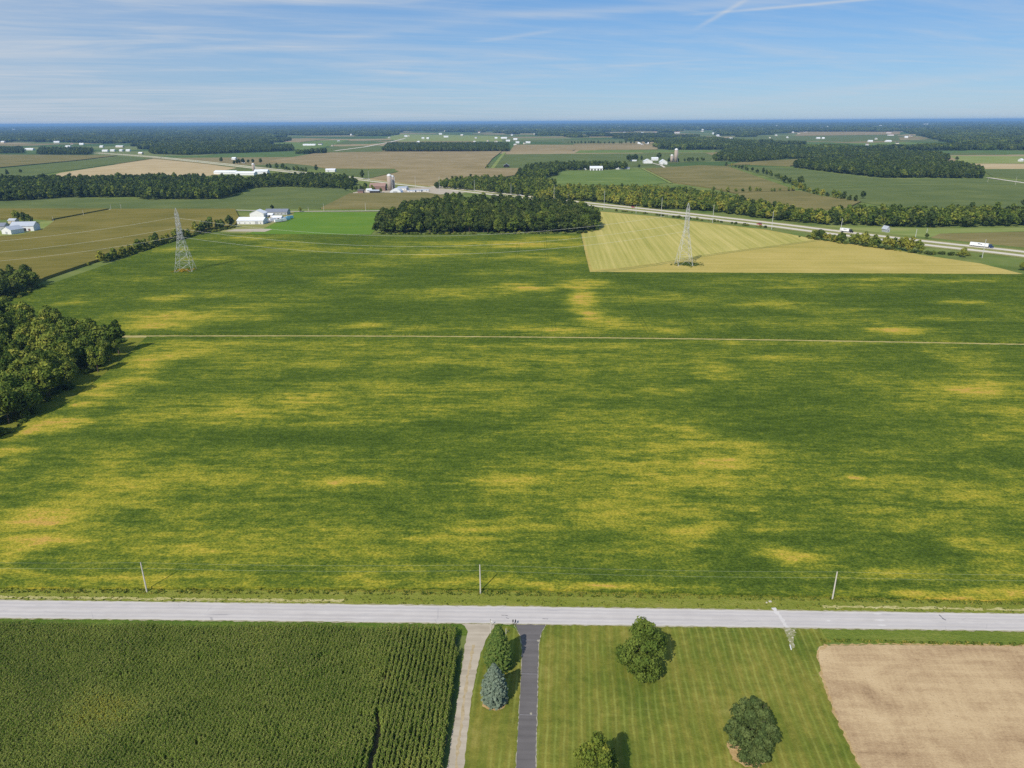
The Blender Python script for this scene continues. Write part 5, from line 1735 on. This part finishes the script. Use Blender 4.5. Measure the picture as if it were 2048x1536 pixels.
gable('farmhouse', 'white house left of the long white barn with dark doors', 'house', 1157, 339.5, 8, 9, 6, 3, P_CREAM, P_GREYROOF, ridge='y', wins=2)
gable('shed', 'low white shed right of the long white barn with dark doors', 'shed', 1238, 338.5, 14, 10, 3, 1.4, P_WHITE, P_WHITEROOF)
gable('shed', 'grey-walled low shed at the right end of the white barns', 'shed', 1252, 338.2, 14, 10, 3.2, 1.4, P_GREYWALL, P_BLUEGREY)
gable('shed', 'tiny shed between the white house and long barn', 'shed', 1172, 339.8, 8, 6, 2.6, 1, P_WHITE, P_WHITEROOF)
# --- white farm with tall silos
gable('barn', 'large white gabled barn, left one at the farm with tall silos', 'barn', 1295, 327, 17, 26, 6.5, 6, P_WHITE, P_WHITEROOF, ridge='y')
gable('barn', 'white gabled barn, right one at the farm with tall silos', 'barn', 1326, 328.5, 14, 24, 7, 6, P_WHITE, P_WHITEROOF, ridge='y', doors=((0, 4, 4, P_GREYWALL),))
gable('farmhouse', 'white farmhouse between the two gabled barns', 'house', 1309, 321.5, 13, 14, 7, 3.4, P_WHITE, P_WHITEROOF, wins=4)
gable('shed', 'low white shed left of the farm with tall silos', 'shed', 1267, 323, 11, 9, 3, 1.6, P_WHITE, P_WHITEROOF)
silo('shorter silo at the white farm', 1343, 325, 4.2, 19)
silo('tallest silo at the white farm', 1351, 325, 5.0, 35)
gable('house', 'white gabled house shaded by trees behind the highway', 'house', 1771, 464, 7, 8, 3.8, 2.8, P_GREYWALL, P_GREYROOF, ridge='y', rz=.2, wins=1)  # grey siding on a white house: the trees' shade is put into its colour

# --- scattered far farm buildings
FAR = [(16, 274, 7, 'far white roof at the upper left edge'), (7, 286, 8, 'white house at the left edge above the tan strip'), (114, 286, 10, 'white far barn in the upper left above the highway end'), (60, 300.5, 18, 'long white far sheds left of the highway end'),
       (137, 295, 10, 'white far shed left of a dark copse near the highway end'), (164, 290, 8, 'white far house on the rise near the highway end'), (230, 286, 8, 'pale far house above the row of white trailers'), (204, 295, 7, 'white far garage behind the highway end'), (240, 295, 16, 'low tan far sheds above the highway end'),
       (211, 303.5, 11, 'white far barn right beside the highway end'), (226, 303, 8, 'white far shed, second beside the highway end'), (243, 302.8, 6, 'white far shed, third beside the highway end'), (257, 302.8, 8, 'white far shed, fourth beside the highway end'), (282, 308.5, 8, 'white far house standing alone just above the highway'),
       (469, 319.5, 8, 'white far barn left of the tree clump on the highway'), (487, 326, 5, 'white far house hidden in the tree clump on the highway'), (536, 288.5, 12, 'white far shed left of the long white shed'), (619, 291.5, 25, 'long white far shed with grey front in the pale field'), (641, 290, 8, 'dark-roofed far house right of the long white shed'),
       (762, 271, 8, 'red-roofed far house at a wood edge above the oblong wood'), (846, 278, 5, 'left one of two white far houses above the oblong wood'), (856, 278, 5, 'right one of two white far houses above the oblong wood'), (812, 274, 6, 'white far house on the far lane'), (881, 269.5, 6, 'white far house among hazy trees above the oblong wood'),
       (892, 275, 9, 'low white far shed in the pale meadow'), (1008, 277.5, 12, 'white far barn in the hamlet right of the oblong wood'), (992, 277.5, 5, 'white far house at the left end of the hamlet'), (1016, 283, 8, 'large far house in the hamlet right of the oblong wood'), (1031, 280, 8, 'white far house in the middle of the hamlet'), (1035, 286.5, 7, 'low white far house in front in the hamlet'), (1056, 286.5, 9, 'white far shed at the right end of the hamlet'),
       (1279, 288, 7, 'low white far house at the right end of the far tree row'), (1294, 288, 7, 'white far house right of the far tree row'), (1354, 266.5, 10, 'white far barn in front of the reddish far field'), (1310, 266.5, 6, 'tall white far house left of the reddish far field'), (1264, 268.5, 7, 'white far house in the hazy settlement right of centre'), (1285, 267.5, 6, 'second white far house in the hazy settlement right of centre'),
       (1240, 255.5, 6, 'hazy white tank-like building near the horizon'), (1427, 268.5, 5, 'white far house left of a hazy wood'), (1461, 279, 6, 'white far house by a tan patch right of the middle wood'), (1546, 286.5, 9, 'left one of two white far sheds right of centre'), (1561, 286.5, 9, 'right one of two white far sheds right of centre'), (1636, 278, 7, 'white far house among trees at the right'), (1646, 278, 5, 'small white far house beside another among trees at the right'),
       (1628, 262.5, 6, 'hazy white house above the far brown strip'), (1643, 258.5, 5, 'left hazy white barn in the far farm'), (1654, 259, 6, 'middle hazy white barn in the far farm'), (1666, 260, 9, 'right hazy white barn in the far farm'), (1740, 284, 9, 'white far barn in front of the light green clearing'), (1777, 267, 9, 'pinkish far barn beside the brown strip at the right'), (1781, 271.5, 11, 'white far barn below the pinkish one at the right'), (1812, 276, 6, 'white far house against the big wood at the right'), (1776, 284, 12, 'low pale far sheds in front of the clearing'),
       (1622, 317, 6, 'white far shed at the end of the narrow brown field'), (1877, 324, 4, 'small white far house at the end of the dark wood at the right'), (1851, 251, 9, 'white far barn on the horizon at the right'), (2041, 323, 5, 'white far shed in the scrubby pasture at the right edge'), (1911, 261, 14, 'brownish far barn in the haze at the right'), (1760, 254, 6, 'tiny hazy white roof near the horizon at the right')]
for k, (px_, py_, w_, lab) in enumerate(FAR):
    rg = random.Random(k)
    D_ = G(px_, py_).length
    red = 'red' in lab.split('-')[0] or 'pinkish' in lab or 'brownish' in lab
    rf = P_BROWNROOF if red else (P_DARKROOF if 'dark-roofed' in lab else P_WHITEROOF)
    sc_ = 1.0 + max(0, (D_ - 3500) / 5000)
    gable('far_barn' if w_ > 7 else 'far_house', lab, 'barn' if w_ > 7 else 'house', px_, py_, w_, 12 * sc_, 5.0 * sc_, 3.2 * sc_, P_TAN if 'tan' in lab else P_WHITE, rf, rz=rg.uniform(-.25, .25), wins=0 if D_ > 4200 else 2)

# specks of houses among the far woods
rg = random.Random(99)
for k in range(150):
    px_, py_ = rg.uniform(5, 2043), 249.0 + 46 * rg.random() ** 1.6
    D_ = G(px_, py_).length
    if D_ < 3300 or D_ > 20000:
        continue
    sc_ = 1.0 + max(0, (D_ - 3500) / 5000)
    gable('far_house', 'tiny pale house among the far hazy woods below the horizon', 'house', px_, py_, rg.uniform(2.5, 6), 11 * sc_, 4.6 * sc_, 3.0 * sc_, rg.choice((P_WHITE, P_TAN, P_CREAM)), rg.choice((P_WHITEROOF, P_GREYROOF, P_BROWNROOF, P_DARKROOF)), rz=rg.uniform(-.6, .6), ridge=rg.choice('xy'), group='specks of houses below the horizon')

# a far city tower with two lower blocks, and water towers on the horizon
def tower_block(label, px_, py_, wpx, top, m, name='tower_block'):
    p = G(px_, py_)
    w = wpx * mpp(px_, py_)
    z = 10.0
    while project(p.x, p.y, z)[1] > top and z < 128:
        z += 1
    r = empty(name, (p.x, p.y, 0))
    tag(r, label, 'tower')
    b = MB()
    b.box((0, 0, z * .46), (w, w, z * .92))
    b.build('shaft', m, r)
    b = MB()
    b.box((w * .1, 0, z * .96), (w * .6, w * .6, z * .0799))
    b.build('crown', m, r)
    for k in range(4):
        b = MB()
        b.box((0, -w / 2 - 1, z * (.15 + .2 * k)), (w * .8, 1.6, z * .06))
        b.build('window_band', P_GLASS, r)
    return r


tower_block('taller slab of the far town on the left horizon', 329.2, 252.2, 1.9, 241.0, P_GREYWALL)
tower_block('lower block beside the tall slab on the left horizon', 331.6, 252.2, 1.7, 243.4, P_TAN)


def water_tower(label, px_, py_, h):
    p = G(px_, py_)
    r = empty('water_tower', (p.x, p.y, 0))
    tag(r, label, 'water tower', None)
    b = MB()
    b.lathe([(h * .09, 0), (h * .05, h * .2), (h * .05, h * .72)], 12)
    b.build('stem', P_TRUCKW, r, True)
    b = MB()
    b.lathe([(h * .06, h * .72), (h * .26, h * .80), (h * .28, h * .88), (h * .2, h * .97), (h * .04, h)], 14)
    b.build('tank', P_TRUCKW, r, True)


water_tower('white water tower on the horizon left of centre', 831, 250, 50)
water_tower('white water tower on the horizon at the right', 1560, 246.5, 58)


# ------------------------------------------------------------------ pylons
def pylon(label, X, Y, rz, base, h=51.5):
    r = empty('transmission_pylon', (X, Y, 0), rz)
    tag(r, label, 'pylon', 'transmission pylons')
    waist, hw_, shaft = 29.5, 1.75, 46.0

    def at_(z):
        if z <= waist:
            k = z / waist
            return base * (1 - k) + hw_ * k
        if z <= shaft:
            k = (z - waist) / (shaft - waist)
            return hw_ * (1 - k) + 1.15 * k
        return max(.12, 1.15 * (1 - (z - shaft) / (h - shaft)))
    cor = ((-1, -1), (1, -1), (1, 1), (-1, 1))
    for sx, sy in cor:
        b = MB()
        zs = [0, waist, shaft, h - .1]
        for z0, z1 in zip(zs[:-1], zs[1:]):
            b.bar((sx * at_(z0), sy * at_(z0), z0), (sx * at_(z1), sy * at_(z1), z1), .13 if z0 < waist else .11, n=4)
        b.build('leg', P_STEEL, r)
    lev = [0, 8, 14.5, 20, 24.5, 27.5, 29.5]
    for z0, z1 in zip(lev[:-1], lev[1:]):
        b = MB()
        for k in range(4):
            a, c = cor[k], cor[(k + 1) % 4]
            A0, C0 = (a[0] * at_(z0), a[1] * at_(z0), z0), (c[0] * at_(z0), c[1] * at_(z0), z0)
            A1, C1 = (a[0] * at_(z1), a[1] * at_(z1), z1), (c[0] * at_(z1), c[1] * at_(z1), z1)
            b.bar(A0, C1, .075, n=3)
            b.bar(C0, A1, .075, n=3)
            b.bar(A1, C1, .075, n=3)
            M0 = tuple((A0[i] + C1[i]) / 2 for i in range(3))
            if z0 < 15:
                b.bar(M0, tuple((A0[i] * .35 + A1[i] * .65) for i in range(3)), .05, n=3)
                b.bar(M0, tuple((C0[i] * .35 + C1[i] * .65) for i in range(3)), .05, n=3)
        b.build('bracing', P_STEEL, r)
    z = waist
    b = MB()
    while z < shaft - .5:
        z1 = z + 2.35
        for k in range(4):
            a, c = cor[k], cor[(k + 1) % 4]
            b.bar((a[0] * at_(z), a[1] * at_(z), z), (c[0] * at_(z1), c[1] * at_(z1), z1), .065, n=3)
            b.bar((c[0] * at_(z), c[1] * at_(z), z), (a[0] * at_(z1), a[1] * at_(z1), z1), .065, n=3)
            b.bar((a[0] * at_(z1), a[1] * at_(z1), z1), (c[0] * at_(z1), c[1] * at_(z1), z1), .065, n=3)
        z = z1
    b.build('bracing', P_STEEL, r)
    for za, la in ((46.0, 4.6), (37.8, 6.2), (31.0, 5.4)):
        for s_ in (-1, 1):
            b = MB()
            w = at_(za)
            tip = (0, s_ * la, za + .3)
            for sx in (-1, 1):
                b.bar((sx * w, s_ * w, za), tip, .10, n=3)
                b.bar((sx * w, s_ * w, za + 2.0), tip, .09, n=3)
                for q in (.33, .66):
                    b.bar((sx * w * (1 - q), s_ * (w + (la - w) * q), za + .3 * q), (sx * w * (1 - q), s_ * (w + (la - w) * q), za + 2.0 - 1.7 * q), .05, n=3)
            ca2 = b.build('cross_arm', P_STEEL, r)
            if s_ < 0:
                b = MB()
                b.bar((0, s_ * la, za + .2), (0, s_ * la, za - 1.6), .16, n=6)
                b.build('insulator', P_INS, ca2)
    return r


TL, TR = (-269.7, 584.7), (146.6, 601.2)
pylon('lattice steel pylon in the soybeans at the left, golden weeds at its feet', TL[0], TL[1], .12, 6.8)
pylon('lattice steel pylon standing in the tan hay field', TR[0], TR[1], .02, 6.3)
for k, (zi, la, nm) in enumerate(((44.5, 4.6, 'top'), (36.3, 6.2, 'middle'), (29.5, 5.4, 'lowest'))):
    spans = [((TL[0], TL[1] - la, zi), (TR[0], TR[1] - la, zi), 17.0, 'between the two pylons'), ((TL[0], TL[1] - la, zi), (-690, 505 - la, zi), 17.0, 'running left from the left pylon')]
    for a, c, sag, wh in spans:
        n = 40
        pts = [Vector(a).lerp(Vector(c), i / n) - Vector((0, 0, 4 * sag * (i / n) * (1 - i / n))) for i in range(n + 1)]
        b = MB()
        b.path(pts, .065, 4)
        tag(b.build('power_cable', P_WIRE), '%s power cable %s' % (nm, wh), 'cable')


# ------------------------------------------------------------------ wooden poles
def pole(label, px_, py_, top, rad=.14, arm=1.2, m=P_WOODPOLE, group=None, hmax=30, extra=True, axis=YAW):
    p = G(px_, py_)
    z = 2.0
    while project(p.x, p.y, z)[1] > top and z < hmax:
        z += .1
    r = empty('utility_pole', (p.x, p.y, 0), axis)
    tag(r, label, 'pole', group)
    b = MB()
    b.bar((0, 0, -.3), (0, 0, z), rad * 1.15, rad * .8, n=8)
    b.build('shaft', m, r)
    if arm:
        b = MB()
        b.box((0, .12, z - .55), (.12, arm, .12))
        b.build('cross_arm', m, r)
    for s_ in ((-.45, .45) if arm else (0,)):
        b = MB()
        b.lathe([(.05, 0), (.09, .08), (.06, .2)], 8, (0, s_ * (arm or 0), z - .48 if arm else z))
        b.build('insulator', P_INS, r)
    return p.x, p.y, z


RP = []
for px_, py_, tp, lab in ((294, 1184, 1125, 'wooden utility pole by the road, left one of three'), (961, 1187, 1130, 'wooden utility pole by the road, middle one of three'), (1664.5, 1199, 1144, 'wooden utility pole by the road, right one of three')):
    RP.append(pole(lab, px_, py_, tp, .17, 0, group='utility poles along the country road'))
RP = [(RP[0][0] - 88, RP[0][1] + 2.6, 9)] + RP + [(RP[2][0] + 88, RP[2][1] - 2.6, 9)]
for lev, nm in ((.05, 'upper'), (1.75, 'lower')):
    b = MB()
    for a, c in zip(RP[:-1], RP[1:]):
        A_, C_ = Vector((a[0], a[1], a[2] - lev)), Vector((c[0], c[1], c[2] - lev))
        b.path([A_.lerp(C_, i / 16) - Vector((0, 0, 4 * .55 * (i / 16) * (1 - i / 16))) for i in range(17)], .013, 4)
    tag(b.build('overhead_wire', P_THINWIRE), '%s of two overhead wires along the country road' % nm, 'wire')
pole('short wooden pole beside the gravel drive', 981.5, 1276, 1240, .12, 0)
HP = [(738, 362.5, 342), (831, 376, 352), (879, 381, 352), (949, 386, 360), (1022, 392, 367), (1108, 401, 371), (1136, 403, 389), (1208, 419, 381), (1272, 427, 411), (1322, 434, 395), (1425, 446, 409), (1543, 459, 422), (1681, 464, 437), (1830, 479, 458), (1853, 468, 457), (1964, 516, 479)]
for k, (px_, py_, tp) in enumerate(HP):
    pole('%s tall pole from the left along the highway' % ORD[k], px_, py_, tp, .22, 2.4, group='poles along the highway', m=P_STEEL)
LP_ = [(107.5, 446, 433), (168, 434, 420), (222.5, 421, 409), (243, 420.5, 408), (648, 423, 408), (731.5, 422, 405), (617, 423, 414), (1975, 365, 355), (2030, 371, 354)]
LLAB = ['pole near the grey barns at the left', 'second pole from the grey barns along the corn edge', 'left one of a pair of poles at the lane', 'right one of a pair of poles at the lane', 'pole on the lane behind the clover field, left one', 'pole on the lane behind the clover field, right one', 'short pole where the lane meets the workshop yard', 'pole at the bend of the pale lane at the right', 'pole beside the pale lane at the right edge']
for (px_, py_, tp), lab in zip(LP_, LLAB):
    pole(lab, px_, py_, tp, .2, 1.8, m=P_WOODPOLE, group=None)


# ------------------------------------------------------------------ vehicles on the highway
def on_highway(px_, side):
    """place on the carriageway: point and heading where the photograph shows x = px_"""
    best = None
    for i in range(len(hw) - 1):
        t = (hw[i + 1] - hw[i]).normalized()
        nrm = Vector((-t.y, t.x))
        for k in range(40):
            p = hw[i].lerp(hw[i + 1], k / 40) + nrm * side
            d = abs(project(p.x, p.y, 1)[0] - px_)
            if best is None or d < best[0]:
                best = (d, p, math.atan2(t.y, t.x))
    return best[1], best[2]


def wheels(r, xs_, half, rad):
    for x in xs_:
        for s_ in (-1, 1):
            b = MB()
            b.bar((x, s_ * half - .14, rad), (x, s_ * half + .14, rad), rad, n=12)
            w = b.build('wheel', P_TYRE, r)
            b = MB()
            b.bar((x, s_ * (half + .145) - .01, rad), (x, s_ * (half + .145) + .01, rad), rad * .55, n=10)
            b.build('rim', P_STEEL, w)


def car(label, px_, side, m, big=1.0):
    p, h = on_highway(px_, side)
    r = empty('car', (p.x, p.y, .24), h + (math.pi if side < 0 else 0))
    tag(r, label, 'car')
    L = 4.9 * big

    def loft(secs, name, mm):
        v = [(x, s_ * w, z) for x, w, z0, z1 in secs for s_, z in ((-1, z0), (1, z0), (1, z1), (-1, z1))]
        f = [(4 * i + j, 4 * i + (j + 1) % 4, 4 * i + 4 + (j + 1) % 4, 4 * i + 4 + j) for i in range(len(secs) - 1) for j in range(4)]
        k = 4 * (len(secs) - 1)
        return meshobj(name, v, f + [(3, 2, 1, 0), (k, k + 1, k + 2, k + 3)], mm, r)
    loft([(-L / 2, .80, .45, .75), (-L / 2 + .3, .90, .30, .98), (-.6, .93, .28, 1.02), (.9, .93, .28, 1.0), (L / 2 - .4, .88, .30, .84), (L / 2, .76, .42, .66)], 'body', m)
    loft([(-L / 2 + .4, .78, .98, 1.05), (-L / 2 + 1.0, .70, 1.0, 1.50 * big), (.3, .70, 1.0, 1.52 * big), (1.2, .80, 1.0, 1.02)], 'cabin', P_GLASS)
    loft([(-L / 2 + 1.0, .66, 1.50 * big, 1.56 * big), (.3, .66, 1.52 * big, 1.57 * big)], 'roof', m)
    wheels(r, (-1.45 * big, 1.45 * big), .82, .34)
    return r


def truck(label, px_, side, cabm, off=0.0, length=15.5, tank=False):
    p, h = on_highway(px_, side)
    r = empty('semi_truck', (p.x, p.y, .24), h + (math.pi if side < 0 else 0))
    tag(r, label, 'truck')
    b = MB()
    if tank:
        b.bar((-length / 2, 0, 2.4), (length / 2 - 1, 0, 2.4), 1.25, n=16)
    else:
        b.box((-1.5, 0, 2.55), (length, 2.6, 2.8))
    b.build('trailer', P_TRUCKW, r)
    if not tank:
        b = MB()
        b.box((-1.5, -1.33, 3.0), (2.2, .03, .7))
        b.box((.6, -1.33, 2.6), (1.4, .03, .5))
        b.build('lettering', P_BLUE, r)
    f0 = length / 2 - 1.0
    b = MB()
    b.box((f0 + 1.2, 0, 2.0), (2.1, 2.4, 2.7))
    b.box((f0 + 3.0, 0, 1.35), (1.5, 2.1, 1.3))
    b.build('cab', cabm, r)
    b = MB()
    b.box((f0 + 2.27, 0, 2.6), (.05, 2.1, .9))
    b.box((f0 + 1.6, -1.215, 2.6), (.9, .04, .8))
    b.box((f0 + 1.6, 1.215, 2.6), (.9, .04, .8))
    b.build('windscreen', P_GLASS, r)
    wheels(r, (-length / 2 - .2, -length / 2 + 1.1, f0 - .4, f0 + .8, f0 + 3.1), 1.05, .52)
    return r


# heading of the line runs from right to left, so its left side is the near carriageway
truck('long white semi-trailer truck with a dark blue cab on the highway at the right', 1962, -11.5, P_BLUE)
truck('white truck half hidden behind the roadside trees', 1692, -11.5, P_BLACK, length=10)
car('red pickup-sized car on the near carriageway right of the pylon', 1518, 11.5, P_RED, 1.4)
car('dark red car on the far carriageway left of the pylon', 1266, -11.0, P_RED, 1.2)
car('white van on the highway just above the round wood', 1041, -11.0, P_TRUCKW, 1.35)
car('white car on the highway at the far left', 395, 10.5, P_TRUCKW, 1.3)
car('dark car on the far highway above the tan stubble', 322, 10.5, P_BLACK, 1.2)

# ------------------------------------------------------------------ small things by the road
def mailbox(label, px_, py_):
    p = G(px_, py_)
    r = empty('mailbox', (p.x, p.y, .05), YAW)
    tag(r, label, 'mailbox', 'mailboxes by the drive')
    b = MB()
    b.box((0, 0, .5), (.12, .12, 1.1))
    b.build('post', P_WOODDARK, r)
    b = MB()
    n = 8
    v = []
    for y in (-.3, .3):
        v += [(-.14, y, 1.05), (.14, y, 1.05)] + [(.14 * math.cos(math.pi * i / n), y, 1.22 + .14 * math.sin(math.pi * i / n)) for i in range(n + 1)]
    k = n + 3
    b.add(v, [tuple(range(k - 1, -1, -1)), tuple(range(k, 2 * k))] + [(i, (i + 1) % k, (i + 1) % k + k, i + k) for i in range(k)])
    b.build('box', P_BLACK, r)


mailbox('mailbox on a post at the asphalt drive, left one of two', 1026, 1250)
mailbox('mailbox on a post at the asphalt drive, right one of two', 1031, 1250)
p = G(983.5, 1252)
r = empty('road_marker', (p.x, p.y, .05))
tag(r, 'thin marker post at the mouth of the gravel drive', 'post')
b = MB()
b.bar((0, 0, 0), (0, 0, 1.6), .05, n=6)
b.build('post', P_STEEL, r)
b = MB()
b.box((0, -.07, 1.35), (.28, .03, .4))
b.build('plate', P_WHITE, r)
p = G(1012, 1268)
r = empty('white_post', (p.x, p.y, .05), .4)
tag(r, 'short pale post with a leaning brace behind the green spruce', 'post')
b = MB()
b.bar((0, 0, 0), (0, 0, 1.5), .1, n=6)
b.build('post', P_STONE, r)
b = MB()
b.bar((.9, .4, 0), (0, 0, 1.3), .06, n=6)
b.build('brace', P_STONE, r)
# stones at the culvert and the white pipe
for k, (px_, py_, s_) in enumerate(((1540, 1204, .4), (1533, 1206, .25), (1578, 1268, .2), (1585, 1276, .25), (1580, 1284, .2), (1572, 1262, .18), (1588, 1262, .2))):
    p = G(px_, py_)
    rg = random.Random(k)
    bm = bmesh.new()
    bmesh.ops.create_icosphere(bm, subdivisions=2, radius=s_)
    for vv_ in bm.verts:
        vv_.co *= rg.uniform(.75, 1.15)
        vv_.co.z *= .6
    me = bpy.data.meshes.new('stone')
    bm.to_mesh(me)
    bm.free()
    me.materials.append(P_STONE)
    o = bpy.data.objects.new('stone', me)
    o.location = (p.x, p.y, .1 + s_ * .2)
    COL.objects.link(o)
    tag(o, ('pale boulder on the far verge at the culvert', 'smaller stone beside the pale boulder at the culvert')[k] if k < 2 else 'pale stone in the rubble strip below the road', 'stone', None if k < 2 else 'stones in the rubble strip')
a, c = G(1580, 1290, .25), G(1582.5, 1299, .2)
b = MB()
b.bar(a, c, .14, n=12)
tag(b.build('drain_pipe', P_DOME), 'white drain pipe end sticking out of the grass below the road', 'pipe')

# ------------------------------------------------------------------ the air
hz = bpy.data.materials.new('haze')
hz.use_nodes = True
hn = hz.node_tree
for nd in list(hn.nodes):
    hn.nodes.remove(nd)
ho = hn.nodes.new('ShaderNodeOutputMaterial')
hv = hn.nodes.new('ShaderNodeVolumePrincipled')
hv.inputs['Color'].default_value = (0.33, 0.61, 1.0, 1)
hv.inputs['Density'].default_value = HAZE
hv.inputs['Anisotropy'].default_value = 0.0
hn.links.new(hv.outputs[0], ho.inputs['Volume'])
b = MB()
b.box((0, 40000, 67), (190000, 130000, 140))
hb = b.build('haze', hz)
tag(hb, 'thin bluish summer haze over the fields', 'haze', kind='stuff')
